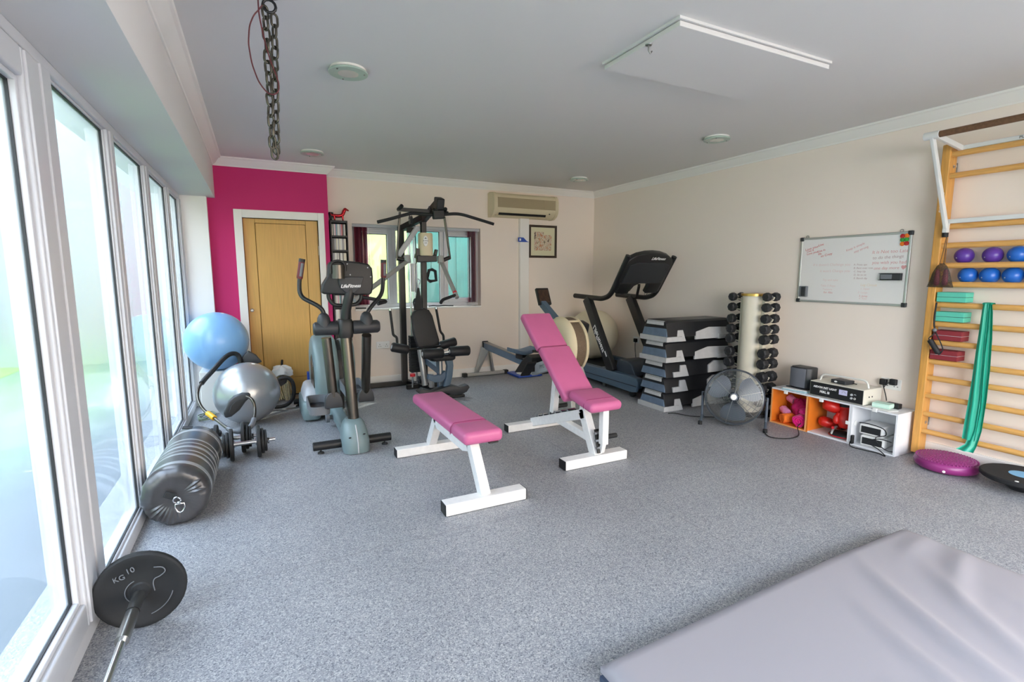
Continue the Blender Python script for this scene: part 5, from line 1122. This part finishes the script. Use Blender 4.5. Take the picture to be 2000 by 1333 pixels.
build(MB().lathe([(.011, 0), (.013, .008), (.010, .018), (.0005, .022)], (4.205, 2.445, .078), (-.3, 0, 1), 16), 'knob', M_redp, bd_)
# small amplifiers in the white cube
def small_amp(y0, z, rz, label):
    t = thing('amplifier', label, 'amplifier', (4.28, y0, z), 'small amplifiers in the white cube'); R = Matrix.Rotation(rz, 3, 'Z'); c = V((4.285, y0, z+.043))
    build(MB().box(c, (.20, .165, .080), R), 'case', M_paper, t, bevel=.012, seg=3)
    build(MB().box(c+R @ V((-.1015, 0, 0)), (.004, .135, .052), R), 'front_grille', M_black, t, bevel=.002)
    for k in range(6): build(MB().box(c+R @ V((-.1040, 0, -.02+k*.008)), (.0012, .130, .003), R), 'grille_slat', M_char, t, smooth=0)
small_amp(2.145, .014, .12, 'white amplifier with black grille at the bottom of the white cube')
small_amp(2.155, .102, .08, 'white amplifier with black grille stacked upper in the white cube')
def loose(name, pts, label): one(MB().tube(smoothpts([V(p_) for p_ in pts]), .0038, 8), name, M_rubber, label, 'cable', 'tangled leads in the white cube')
loose('power_lead', [(4.16, 2.22, .195), (4.15, 2.15, .205), (4.16, 2.05, .19), (4.14, 2.02, .15), (4.13, 2.08, .12), (4.12, 2.05, .07), (4.13, 1.99, .04), (4.20, 1.98, .025)], 'black lead hanging down over both small amplifiers')
loose('power_lead', [(4.15, 2.27, .03), (4.10, 2.24, .006), (4.10, 2.15, .006), (4.12, 2.05, .006), (4.10, 1.99, .006), (4.14, 2.06, .03), (4.13, 2.14, .07), (4.14, 2.06, .11), (4.17, 1.99, .10)], 'black lead tangled on the floor in front of the white cube')
one(MB().box((4.16, 2.262, .045), (.03, .016, .07)), 'power_adaptor', M_black, 'black power adaptor standing at the left inside the white cube', 'adaptor', bevel=.004)
# on the top
sp3 = thing('speaker', 'grey fabric fronted speaker with rounded sides at the left of the cubes', 'speaker', (4.30, 2.80, CZ+.02))
build(MB().prism([(4.262, 2.885, .352), (4.225, 2.85, .352), (4.215, 2.79, .352), (4.228, 2.72, .352), (4.265, 2.69, .352), (4.36, 2.70, .352), (4.36, 2.875, .352)], (0, 0, .185)), 'cabinet', M_char, sp3, bevel=.012, seg=3)
build(MB().prism([(4.255, 2.880, .36), (4.222, 2.85, .36), (4.212, 2.79, .36), (4.223, 2.73, .36), (4.222, 2.722, .36), (4.216, 2.722, .36), (4.206, 2.79, .36), (4.217, 2.853, .36), (4.250, 2.884, .36)], (0, 0, .168)), 'grille_cloth', pm('grey_speaker_cloth', '6B6E76', .9, bump=.4, bscale=400), sp3, bevel=.003)
tr = thing('paper_tray', 'pale blue plastic tray with papers under the grey speaker', 'tray', (4.26, 2.78, CZ))
build(MB().bx(4.165, 4.40, 2.68, 2.90, CZ+.001, CZ+.012), 'tray', pm('pale_blue_plastic', 'B9DCE6', .4), tr, bevel=.003)
build(MB().box((4.27, 2.80, CZ+.016), (.20, .20, .006), Matrix.Rotation(.2, 3, 'Z')), 'papers', M_paper, tr, smooth=0)
build(MB().bx(4.21, 4.37, 2.69, 2.89, CZ+.02, CZ+.027), 'folder', M_char, tr, smooth=0)
am = thing('power_unit', 'large cream power unit with black front panel and arched handle', 'power unit', (4.30, 2.43, CZ))
AY0, AY1, AX0 = 2.212, 2.645, 4.172; AZ0, AZ1 = CZ+.006, CZ+.128
build(MB().bx(AX0, 4.415, AY0, AY1, AZ0, AZ1), 'case', pm('cream_sheet_metal', 'DAD6CA', .45), am, bevel=.004)
build(MB().bx(AX0-.004, AX0+.002, AY0+.006, AY1-.006, AZ0+.005, AZ1-.006), 'front_panel', M_black, am, bevel=.001)
fx = AX0-.0045
text('AEDON INIT LIGHT', .022, (fx, 2.515, AZ0+.072), (0, -1, 0), (0, 0, 1), M_white_ink, am, ext=.0004, bold=.0007)
text('PERL III', .026, (fx, 2.515, AZ0+.034), (0, -1, 0), (0, 0, 1), M_white_ink, am, ext=.0004, bold=.001)
build(MB().bx(fx-.0006, fx+.001, 2.49, 2.555, AZ0+.064, AZ0+.0655), 'rule_line', M_lgrey, am, smooth=0)
dsp = build(MB().bx(fx-.001, fx+.002, 2.335, 2.40, AZ0+.050, AZ0+.092), 'display', pm('lilac_display', 'C9C6E6', .3), am, smooth=0)
build(MB().tube([(fx-.0012, 2.362+.014*math.cos(t), AZ0+.066+.014*math.sin(t)) for t in [PI*k/10 for k in range(11)]], .0012, 5), 'display_arc', M_grey, dsp)
for dz in (.068, .040):
    build(MB().lathe([(.0005, .009), (.008, .009), (.009, 0), (.0005, 0)], (fx, 2.300, AZ0+dz), (-1, 0, 0), 14), 'control_knob', M_lgrey, am)
    build(MB().tube([(fx-.0006, 2.276+.007*math.cos(t), AZ0+dz+.007*math.sin(t)) for t in [(PI if dz > .05 else 2*PI)*k/12 for k in range(13)]], .0014, 5), 'panel_symbol', M_white_ink, am)
for dx in (.07, .11): build(MB().lathe([(.006, 0), (.006, .003), (.001, .004)], (AX0+dx, AY0, AZ0+.06), (0, -1, 0), 10), 'side_screw', M_char, am)
ah = fillet([(4.26, 2.615, AZ1), (4.26, 2.60, AZ1+.055), (4.27, 2.25, AZ1+.06), (4.27, 2.235, AZ1)], .045)
build(MB().tube(ah, .008, 12), 'carry_handle', pm('frosted_handle', 'DAD8D2', .2, spec=.8), am)
sb = thing('media_box', 'small black box with an oval badge on top of the power unit', 'box', (4.25, 2.44, AZ1))
build(MB().box((4.275, 2.44, AZ1+.017), (.11, .125, .03), Matrix.Rotation(-.1, 3, 'Z')), 'case', M_char, sb, bevel=.004)
build(MB().prism([(4.2195, 2.462+.012*math.cos(t), AZ1+.018+.007*math.sin(t)) for t in [2*PI*k/18 for k in range(18)]], (-.003, 0, 0)), 'badge', M_paper, sb, smooth=0)
build(MB().cyl((4.30, 2.375, AZ1+.012), (4.31, 2.345, AZ1+.008), .004, 8), 'jack_plug', M_black, sb)
mb_ = thing('carton', 'pale green carton on the right of the storage cubes', 'carton', (4.26, 2.10, CZ))
build(MB().box((4.255, 2.115, CZ+.024), (.09, .115, .034), Matrix.Rotation(.12, 3, 'Z')), 'carton', pm('pale_green_card', 'BFE0D2', .6), mb_, bevel=.002)
build(MB().box((4.255, 2.115, CZ+.0245), (.092, .117, .004), Matrix.Rotation(.12, 3, 'Z')), 'lid_edge', pm('white_green_card', 'D9EDE4', .6), mb_, smooth=0)
one(MB().box((4.22, 2.10, CZ+.003), (.10, .17, .003), Matrix.Rotation(-.2, 3, 'Z')), 'paper_sheet', M_paper, 'white paper sheet under the pale green carton', 'paper', smooth=0)
one(MB().box((4.335, 2.08, CZ+.020), (.05, .09, .038)), 'charger', M_black, 'black charger block behind the pale green carton', 'charger', bevel=.004)

# ------------------------------------------------------------ wall bars, pull up bar and what hangs there
wb = thing('stall_bars', 'beech wall bars with round rungs on the right wall', 'wall bars', (4.37, 1.48, 0))
for ya in (1.883, 1.03): build(MB().bx(4.315, 4.415, ya, ya+.05, .028, 2.238), 'upright', M_oak, wb, bevel=.006)
RZ = [2.168, 2.024, 1.679, 1.548, 1.41, 1.278, 1.134, .996, .863, .722, .601, .468, .332, .20]
for z in RZ: build(MB().tube([(4.340, 1.06, z), (4.340, 1.90, z)], .0195, 14, flat=(1, .8)), 'rung', M_rung, wb)
for z in (2.09, .26):
    for ya in (1.883, 1.08): build(MB().lathe([(.012, 0), (.012, .003), (.004, .006), (.004, .014), (.008, .016), (.0005, .018)], (4.375, ya, z), (0, -1, 0), 12), 'fixing_bolt', M_chrome, wb)
    build(MB().bx(4.414, 4.434, 1.885, 1.93, z-.03, z+.03), 'wall_bracket', M_steel, wb, smooth=0)
text('GYM BARS', .03, (4.3145, 1.915, 1.85), (0, 0, -1), (0, -1, 0), M_white_ink, wb, ext=.0004)
M_wsteel = pm('white_tube_steel', 'D9D9D6', .4)
pu = thing('pull_up_bar', 'white steel pull up bracket with brown grip bar hooked over the wall bars', 'pull up bar', (4.1, 1.5, 1.6))
pa, pb_ = at(1806, 267, 'x', 3.97), at(1836, 263, 'x', 3.97); pz = (pa.z+pb_.z)/2
build(MB().cyl((3.97, pa.y, pz), (3.97, pb_.y, pz), .025, 20), 'collar', M_wsteel, pu, bevel=.002)
build(MB().cyl((3.97, pb_.y, pz), (3.97, 1.14, pz), .020, 20), 'grip_bar', pm('brown_foam_grip', '6B4C34', .7, noise=.25, nscale=60), pu)
build(MB().cyl((3.97, 1.14, pz), (3.97, 1.05, pz), .025, 20), 'collar', M_wsteel, pu, bevel=.002)
for ys, ye in ((pb_.y+.02, 1.835), (1.12, 1.12)):
    build(MB().obar((3.98, ys, pz-.005), (4.35, ye, 2.200), .022, .035, (0, 0, 1)), 'top_arm', M_wsteel, pu, bevel=.004)
    build(MB().obar((3.97, ys+.02, pz-.01), (4.298, ye+.02, 1.665), .022, .035, (1, 0, 0)), 'stay', M_wsteel, pu, bevel=.004)
    build(MB().obar((4.298, ye+.02, 1.70), (4.298, ye+.02, 1.635), .03, .035, (1, 0, 0)), 'lower_hook', M_wsteel, pu, bevel=.004)
    build(MB().cyl((4.298, ye+.02, 1.635), (4.298, ye+.02, 1.605), .018, 14), 'rubber_tip', M_rubber, pu)
build(MB().obar((4.35, 1.85, 2.203), (4.35, 1.10, 2.203), .022, .03, (0, 0, 1)), 'cross_tube', M_wsteel, pu, bevel=.004)
build(MB().obar((4.318, 1.86, 1.712), (4.318, 1.10, 1.712), .022, .03, (0, 0, 1)), 'cross_tube', M_wsteel, pu, bevel=.004)
text('PULL-UP', .022, (4.3385, 1.50, 2.197), (0, -1, 0), (0, 0, 1), M_black, pu, ext=.0004)
nb = thing('mesh_bag', 'small black mesh bag with maroon weights hanging from the pull up bracket', 'bag', (4.29, 1.84, 1.26))
for dy in (-.006, .008): build(MB().tube([(4.30, 1.845+dy*.3, 1.61), (4.295, 1.848+dy, 1.50), (4.285, 1.850+dy*1.6, 1.42)], .0018, 6), 'drawstring', M_black, nb)
def bagring(hw, d, z, n=20): return [V((4.280+d*math.cos(2*PI*q/n), 1.846+hw*math.sin(2*PI*q/n), z)) for q in range(n)]
M_net = bpy.data.materials.new('black_net'); M_net.use_nodes = True
_n = M_net.node_tree; _b = _n.nodes['Principled BSDF']; _b.inputs['Base Color'].default_value = (.015, .015, .017, 1); _b.inputs['Roughness'].default_value = .7
_t = _n.nodes.new('ShaderNodeTexCoord'); _k = _n.nodes.new('ShaderNodeTexVoronoi'); _k.inputs['Scale'].default_value = 330; _k.feature = 'DISTANCE_TO_EDGE'
_r = _n.nodes.new('ShaderNodeMath'); _r.operation = 'LESS_THAN'; _r.inputs[1].default_value = .12
_n.links.new(_t.outputs['Object'], _k.inputs['Vector']); _n.links.new(_k.outputs['Distance'], _r.inputs[0]); _n.links.new(_r.outputs[0], _b.inputs['Alpha'])
build(MB().rings([bagring(.012, .010, 1.425), bagring(.03, .018, 1.405), bagring(.05, .026, 1.36), bagring(.066, .026, 1.30), bagring(.078, .012, 1.262), bagring(.078, .003, 1.258)]), 'net', M_net, nb, smooth=60)
for dy in (-.026, .022): build(MB().rings([[V((4.280+d*math.cos(2*PI*q/14), 1.846+dy+w_*math.sin(2*PI*q/14), z)) for q in range(14)] for w_, d, z in ((.008, .006, 1.272), (.017, .012, 1.28), (.017, .014, 1.33), (.012, .012, 1.375), (.004, .004, 1.385))]), 'maroon_weight', pm('maroon_vinyl', 'A84A58', .5), nb, smooth=60)
M_pball = pm('purple_vinyl', '5A3596', .3, noise=.06, nscale=20); M_blball = pm('blue_vinyl', '1F63BE', .28, noise=.05, nscale=20)
def pball(y_, z, mat, label, grp):
    t = thing('pilates_ball', label, 'ball', (4.3815, y_, z-.055), grp)
    build(MB().ball((4.3815, y_, z), .055, 28, 18), 'skin', mat, t, smooth=80)
    build(MB().lathe([(.004, .0535), (.004, .056), (.0005, .0565)], (4.3815, y_, z), (-1, .5, -.3), 8), 'plug', M_lgrey, t)
for y_, m_, nm in ((1.768, M_pball, 'purple ball on the upper rung, first from the left'), (1.615, M_pball, 'purple ball on the upper rung, beside the blue ball'), (1.488, M_blball, 'blue ball on the upper rung beside the purple balls'), (1.36, M_blball, 'blue ball on the upper rung at the frame edge')):
    pball(y_, 1.475, m_, 'small '+nm, 'small balls on the wall bars')
for k, y_ in enumerate((1.735, 1.618, 1.500, 1.384)):
    pball(y_, 1.341, M_blball, 'small blue ball on the lower rung, %s from the left' % ('first', 'second', 'third', 'fourth')[k], 'small balls on the wall bars')
M_aqua = pm('aqua_foam', '5FC6AE', .75, bump=.2, bscale=200); M_maroon = pm('maroon_foam', '8A2A33', .75, bump=.2, bscale=200)
def block(z0, y0, y1, mat, label):
    t = thing('foam_block', label, 'exercise block', (4.36, (y0+y1)/2, z0), 'foam blocks on the wall bars')
    build(MB().bx(4.318, 4.425, y0, y1, z0, z0+.033), 'lower_layer', mat, t, bevel=.003); build(MB().bx(4.318, 4.425, y0, y1, z0+.0345, z0+.068), 'upper_layer', mat, t, bevel=.003)
    build(MB().bx(4.320, 4.423, y0+.002, y1-.002, z0+.032, z0+.036), 'seam_line', M_lgrey if mat is M_maroon else M_char, t, smooth=0)
block(1.156, 1.706, 1.874, M_aqua, 'aqua foam block on the higher of the two aqua rungs'); block(1.018, 1.706, 1.874, M_aqua, 'aqua foam block below the other aqua block')
block(.885, 1.705, 1.872, M_maroon, 'maroon foam block directly under the aqua blocks'); block(.744, 1.716, 1.878, M_maroon, 'maroon foam block, lowest of the blocks')
rt_ = thing('resistance_tube', 'black resistance tube with foam handle looped on the left upright', 'resistance tube', (4.285, 1.85, .8))
build(MB().tube(smoothpts([(4.30, 1.862, 1.15), (4.298, 1.864, 1.08), (4.296, 1.862, 1.0), (4.295, 1.855, .965)]), .006, 8), 'tube', M_rubber, rt_)
build(MB().ball((4.293, 1.853, .955), .014, 14, 8), 'bead', M_grey, rt_)
hA, hB = at(1816, 664, 'x', 4.285), at(1833, 691, 'x', 4.285)
build(MB().tube([hA, hA+(hB-hA)*.05, hA+(hB-hA)*.95, hB], [.014, .018, .018, .014], 14), 'foam_handle', M_foam, rt_)
build(MB().tube(smoothpts([hA, hA+V((0, .006, .01)), at(1824, 652, 'x', 4.287), (4.293, 1.853, .955), at(1830, 655, 'x', 4.287), at(1838, 672, 'x', 4.285), at(1841, 684, 'x', 4.285), hB+V((0, -.004, -.006)), hB]), .004, 8), 'handle_cord', M_rubber, rt_)
M_band = pm('jade_latex', '12A487', .4, spec=.5)
xb = 4.297
def ribbon(name, rows, par):
    mb = MB(); rg = []
    for z, ya, yb, xo in rows:
        ring = []
        for k in range(13):
            s_ = k/12; f_ = .010*math.sin(s_*PI*3+z*1.5)*(1.2-abs(z-.6)); ring.append(V((xb+xo+f_, ya+(yb-ya)*s_, z)))
        rg.append(ring+[p_+V((.0016, 0, 0)) for p_ in reversed(ring)])
    build(mb.rings(rg), name, M_band, par, smooth=60)
eb = thing('exercise_band', 'jade green latex band draped over a rung and hanging to the floor disc', 'exercise band', (4.32, 1.6, .15))
def ez(u, v): p_ = at(u, v, 'x', xb); return p_.z, p_.y
def row(v, ua, ub, xo=0): z, a = ez(ua, v); return (z, a, at(ub, v, 'x', xb).y, xo)
ribbon('front_fall', [row(593, 1919, 1936, .004), row(606, 1917, 1934), row(640, 1912, 1932), row(690, 1904, 1926), row(740, 1897, 1922), row(790, 1889, 1918), row(830, 1882, 1910), row(857, 1878, 1904)], eb)
ribbon('rear_fall', [row(595, 1926, 1938, .006), row(610, 1924, 1939, .008), row(660, 1916, 1938, .010), row(720, 1912, 1934, .010), row(780, 1906, 1927, .010), row(840, 1896, 1917, .008), row(868, 1884, 1908, 0), row(876, 1870, 1906, -.03)], eb)
build(MB().tube([(xb+.004+.022*(1-math.cos(t)), at(1928, 594, 'x', xb).y, 1.150+.012*math.sin(t)) for t in [PI*k/8 for k in range(9)]], .028, 10, flat=(.08, 1)), 'over_rung', M_band, eb)
# balance disc and wobble board
M_plum = pm('plum_vinyl', '8C2F72', .35); dcx, dcy, dR = 4.225, 1.672, .182
bdz = thing('balance_disc', 'plum purple nubbed balance cushion on the floor under the wall bars', 'balance disc', (dcx, dcy, 0))
build(MB().lathe([(.0005, .004), (dR*.8, .004), (dR*.95, .018), (dR, .045), (dR*.965, .068), (dR*.86, .082), (dR*.5, .092), (.0005, .094)], (dcx, dcy, 0), (0, 0, 1), 48), 'cushion', M_plum, bdz, smooth=60)
nbm = MB()
for i in range(1, 10):
    r_ = i*.0185; n_ = max(6, int(i*6))
    for k in range(n_):
        a = 2*PI*k/n_+i*.3; z = .094-.002*(r_/dR*1.0)**2*6 if r_ < dR*.6 else .092-(r_/dR-.5)*.027
        nbm.lathe([(.0062, -.002), (.0045, .003), (.0005, .0042)], (dcx+r_*math.cos(a), dcy+r_*math.sin(a), z-.001), (0, 0, 1), 6)
nb_o = build(nbm, 'nubs', M_plum, bdz, smooth=70); nb_o['kind'] = 'stuff'
build(MB().lathe([(.009, 0), (.008, .003), (.0005, .004)], (dcx-dR*.93, dcy-.06, .03), (-1, -.3, .1), 12), 'valve', M_paper, bdz)
wcx, wcy = 4.215, 1.275
wo_ = thing('wobble_board', 'black round wobble board with a pale blue centre on the floor', 'wobble board', (wcx, wcy, 0))
build(MB().lathe([(.0005, .0), (.05, .004), (.085, .03), (.09, .07), (.0005, .07)], (wcx, wcy, 0), (0, 0, 1), 36), 'dome', M_black, wo_, smooth=60)
build(MB().lathe([(.0005, .07), (.195, .072), (.203, .08), (.203, .098), (.197, .104), (.0005, .104)], (wcx, wcy, 0), (0, 0, 1), 56), 'platform', pm('black_grit', '1B1B1D', .85, noise=.5, nscale=300, bump=.4, bscale=400), wo_, smooth=40)
build(MB().lathe([(.0005, .104), (.066, .104), (.066, .1055), (.0005, .106)], (wcx, wcy, 0), (0, 0, 1), 40), 'centre_pad', pm('pale_blue_pad', '7FB6DC', .7), wo_)
build(MB().lathe([(.010, 0), (.009, .002), (.0005, .003)], (wcx-.175, wcy-.03, .104), (0, 0, 1), 14), 'stud', M_paper, wo_)

# ------------------------------------------------------------ whiteboard
WBY0, WBY1, WBZ0, WBZ1 = 2.114, 2.990, 1.102, 1.671; wx = XR-.018
wbd = thing('whiteboard', 'aluminium framed whiteboard with faint red handwriting on the right wall', 'whiteboard', (XR, 2.55, WBZ0))
M_alu = pm('aluminium', 'BDBBB8', .35, metal=.8); M_board = pm('white_board_surface', 'E6E3E0', .22, spec=.5)
build(MB().bx(wx+.004, XR-.004, WBY0+.01, WBY1-.01, WBZ0+.01, WBZ1-.01), 'board', M_board, wbd, smooth=0)
for q in ((WBY0, WBY1, WBZ0, WBZ0+.018), (WBY0, WBY1, WBZ1-.018, WBZ1), (WBY0, WBY0+.018, WBZ0+.018, WBZ1-.018), (WBY1-.018, WBY1, WBZ0+.018, WBZ1-.018)):
    build(MB().bx(wx, XR-.002, *q), 'frame_rail', M_alu, wbd, bevel=.003)
for y_ in (WBY0+.012, WBY1-.012):
    for z in (WBZ0+.012, WBZ1-.012): build(MB().box((wx+.008, y_, z), (.024, .034, .034)), 'corner_cap', M_char, wbd, bevel=.005)
for y_ in (WBY0+.075, WBY1-.055): build(MB().tube([(XR-.008, y_+.012*math.cos(t), WBZ1+.008+.011*math.sin(t)) for t in [2*PI*k/14 for k in range(14)]], .0022, 6, closed=True), 'hanging_ring', M_steel, wbd)
inks = [pm('red_ink', 'C8484A', .6), pm('faded_red_ink', 'D39A98', .6), pm('faint_pink_ink', 'DDC4C0', .6), pm('faded_brown_ink', 'B49A98', .6), pm('faint_yellow_ink', 'E0CDB4', .6)]
def wtext(body, size, u, v, ink, slope=0, align='LEFT', shear=.15):
    p_ = at(u, v, 'x', wx+.0035); text(body, size, (wx+.0038, p_.y, p_.z), (0, -1, slope), (0, 0, 1), inks[ink], wbd, name='handwriting', shear=shear, ext=.0003, align=align)
wtext('Love your', .030, 1573, 491, 0, .25); wtext('Live', .028, 1599, 482, 0, .25)
wtext('Live it', .026, 1576, 494, 0, .22); wtext('Live in', .026, 1597, 494, 0, .25)
wtext('Love your', .026, 1576, 499, 0, .22); wtext('life', .026, 1598, 499, 0, .22); wtext('so Crazy', .028, 1603, 503, 0, .22)
wtext('Keep it simple', .026, 1653, 492, 1, .40); wtext('stay strong', .026, 1668, 495, 1, .40)
wtext('It is Not too Late', .036, 1703, 496, 1, .02); wtext('to do the things', .034, 1704, 507, 3, .04); wtext('you wish you had', .034, 1703, 516, 1, .0); wtext('one day more \u2665', .032, 1706, 527, 1, .02)
wtext("If it doesn't Challenge you", .030, 1588, 520, 2); wtext("it won't Change you", .031, 1601, 532, 2)
for k, b_ in enumerate(('A. Press ups', 'B. Bent over row', 'C. Step Up', 'D. Sit to sit', 'E. Bench dip')): wtext(b_, .021, 1667, 519+k*6.6, 3)
wtext('Try and take', .026, 1606, 549, 2); wtext('Take 5 Reps', .026, 1602, 560, 2); wtext('Twisters', .024, 1606, 567, 2); wtext('for Abs', .026, 1608, 573, 1)
wtext('Leg Circuit', .028, 1680, 559, 4); wtext('1. Squat', .022, 1680, 566, 2); wtext('2. Lunge', .022, 1675, 573, 2); wtext('3. Jump', .022, 1677, 580, 1); wtext('4. Rest', .022, 1677, 585, 2)
mc_ = {'red': 'B8141C', 'orange': 'E8761A', 'green': '2E9A3C'}
for (u, v), c_, nm in (((1762.8, 461.5), 'red', 'red magnet in the top pair'), ((1771.5, 460.5), 'orange', 'orange magnet in the top pair'), ((1762.5, 468.7), 'green', 'green magnet at the left of the middle pair'), ((1770.5, 468), 'green', 'green magnet at the right of the middle pair'), ((1762.2, 476.5), 'orange', 'orange magnet in the bottom pair'), ((1770.5, 475.5), 'red', 'red magnet in the bottom pair')):
    p_ = at(u, v, 'x', wx); one(MB().lathe([(.016, 0), (.017, .003), (.014, .009), (.0005, .0105)], (wx+.0038, p_.y, p_.z), (-1, 0, 0), 22), 'magnet', pm(c_+'_magnet', mc_[c_], .3), 'round '+nm+' on the whiteboard', 'magnet', 'magnets on the whiteboard', smooth=40)
pA, pB = at(1722, 534, 'x', wx), at(1762, 548, 'x', wx)
er = thing('board_eraser', 'dark grey board eraser with pen clip at the right of the whiteboard', 'eraser', (wx, (pA.y+pB.y)/2, pB.z))
build(MB().bx(wx-.025, wx+.0035, pB.y, pA.y, pB.z+.003, pA.z-.003), 'body', M_char, er, bevel=.004); build(MB().bx(wx-.030, wx-.024, pB.y+.06, pA.y-.006, pB.z+.008, pA.z-.008), 'grip', M_grey, er, bevel=.004)
build(MB().bx(wx-.029, wx, pB.y, pA.y+.006, pA.z-.004, pA.z), 'lip', M_black, er, smooth=0); build(MB().bx(wx-.029, wx, pB.y, pA.y+.006, pB.z, pB.z+.004), 'lip', M_black, er, smooth=0)
pA, pB = at(1564, 559, 'x', wx), at(1577, 580, 'x', wx)
ph_ = thing('pen_holder', 'small grey pen holder at the lower left of the whiteboard', 'pen holder', (wx, (pA.y+pB.y)/2, pB.z))
build(MB().bx(wx-.022, wx+.0035, pB.y, pA.y, pB.z, pA.z), 'box', M_grey, ph_, bevel=.004); build(MB().bx(wx-.025, wx-.02, pB.y+.01, pA.y-.02, pB.z+.006, pA.z-.006), 'front_strip', M_char, ph_, bevel=.002)

# ------------------------------------------------------------ CD tower, figurine, sill oddments
M_ash = pm('black_ash', '18171A', .5)
ct = thing('cd_tower', 'tall narrow black tower of compact discs beside the magenta wall', 'shelf tower', (.855, 6.08, 0))
KX0, KX1, KY0, KY1, KZ = .760, .945, 6.025, 6.185, 1.945
for x in (KX0, KX1-.012): build(MB().bx(x, x+.012, KY0, KY1, 0, KZ), 'side_panel', M_ash, ct, bevel=.002)
build(MB().bx(KX0+.012, KX1-.012, KY1-.006, KY1, 0, KZ), 'back_panel', M_ash, ct, smooth=0)
levels = [KZ-.02-.159*k for k in range(12)]
for k, z in enumerate(levels): build(MB().bx(KX0+.012, KX1-.012, KY0+.004, KY1-.006, z-.006, z+(.014 if k else .02)), 'shelf', M_ash, ct, smooth=0)
cdm = {'grey': '8E8E94', 'white': 'D8D6D0', 'red': 'A83226', 'teal': '3F8A9A', 'black': '2A2A2E', 'cream': 'CFC6B0', 'pink': 'C98AA0'}
nths = ['first', 'second', 'third', 'fourth', 'fifth', 'sixth', 'seventh', 'eighth', 'ninth', 'tenth', 'eleventh', 'twelfth', 'thirteenth', 'fourteenth', 'fifteenth', 'sixteenth', 'seventeenth']
rnd = random.Random(4); nshelf = ['top', 'second', 'third', 'fourth', 'fifth', 'sixth', 'seventh', 'eighth']
for s_ in range(8):
    zb = levels[s_+1]+.0145; x = KX0+.015; nth = 0
    while x < KX1-.026:
        c_ = rnd.choice(['grey', 'white', 'grey', 'cream', 'black', 'white', 'pink', 'teal', 'red'] if s_ in (0, 3, 4, 5) else ['white', 'cream', 'grey', 'white', 'black', 'white'])
        th = .0098; h_ = .124
        one(MB().bx(x, x+th, KY0+.012, KY1-.012, zb, zb+h_), 'compact_disc', pm('case_'+c_, cdm[c_], .3), f'{c_} spined disc case, {nths[nth]} from the left, {nshelf[s_]} shelf of the black tower', 'CD', f'disc cases on the {nshelf[s_]} shelf', smooth=0); nth += 1
        x += th+.0006
M_fig = pm('metallic_red', 'B3262F', .22, metal=.75)
dg = thing('dog_figurine', 'shiny red dachshund figurine on top of the black disc tower', 'figurine', (.87, 6.10, KZ))
dz = KZ+.056
dgb = [(.80, 6.10, dz-.002), (.815, 6.10, dz+.002), (.85, 6.10, dz), (.89, 6.10, dz+.006), (.91, 6.10, dz+.024), (.922, 6.10, dz+.052), (.93, 6.10, dz+.07)]
build(MB().tube(smoothpts(dgb), [.008]+[.020]*23+[.017], 14), 'body', M_fig, dg, smooth=80)
build(MB().ball((.937, 6.10, dz+.078), (.020, .015, .016), 16, 10), 'head', M_fig, dg, smooth=80); build(MB().tube([(.940, 6.10, dz+.078), (.955, 6.10, dz+.072), (.972, 6.10, dz+.064), (.977, 6.10, dz+.063)], [.013, .011, .008, .003], 12), 'muzzle', M_fig, dg, smooth=80)
for s_ in (-1, 1): build(MB().ball((.931, 6.10+s_*.016, dz+.068), (.008, .004, .018), 12, 8), 'ear', M_fig, dg, smooth=80)
for x in (.815, .905):
    for s_ in (-1, 1): build(MB().tube([(x, 6.10+s_*.012, dz), (x+.003, 6.10+s_*.014, dz-.03), (x+.004, 6.10+s_*.014, KZ+.004), (x+.012, 6.10+s_*.014, KZ+.0035)], [.011, .008, .0065, .004], 10), 'leg', M_fig, dg, smooth=80)
build(MB().tube(smoothpts([(.80, 6.10, dz), (.785, 6.10, dz+.012), (.775, 6.10, dz+.03)]), [.007]*5+[.005]*3+[.003], 8), 'tail', M_fig, dg, smooth=80)
po = thing('dark_ornament', 'small black lobed ornament on the disc tower behind the red figurine', 'ornament', (.785, 6.14, KZ))
build(MB().lathe([(.018, 0), (.022, .006), (.012, .02), (.02, .05), (.03, .085), (.024, .098), (.0005, .09)], (.785, 6.145, KZ), (0, 0, 1), 7), 'body', M_ash, po, smooth=20)
build(MB().bx(.765, .805, 6.13, 6.17, KZ, KZ+.01), 'foot', M_ash, po, bevel=.002)
p_ = at(715, 606, 'y', YB-.012)
one(MB().box((1.09, YB+.02, WZ0+.010), (.12, .03, .014)), 'remote_control', M_black, 'black remote control on the window sill under the left blind', 'remote', bevel=.004)
one(MB().tube(smoothpts([(1.93, YB+.03, WZ0+.010), (1.99, YB+.02, WZ0+.016), (2.06, YB+.035, WZ0+.009), (2.13, YB+.02, WZ0+.014), (2.20, YB+.03, WZ0+.009), (2.26, YB+.02, WZ0+.008)]), .007, 8), 'coiled_lead', M_rubber, 'dark lead lying along the right of the window sill', 'cable')
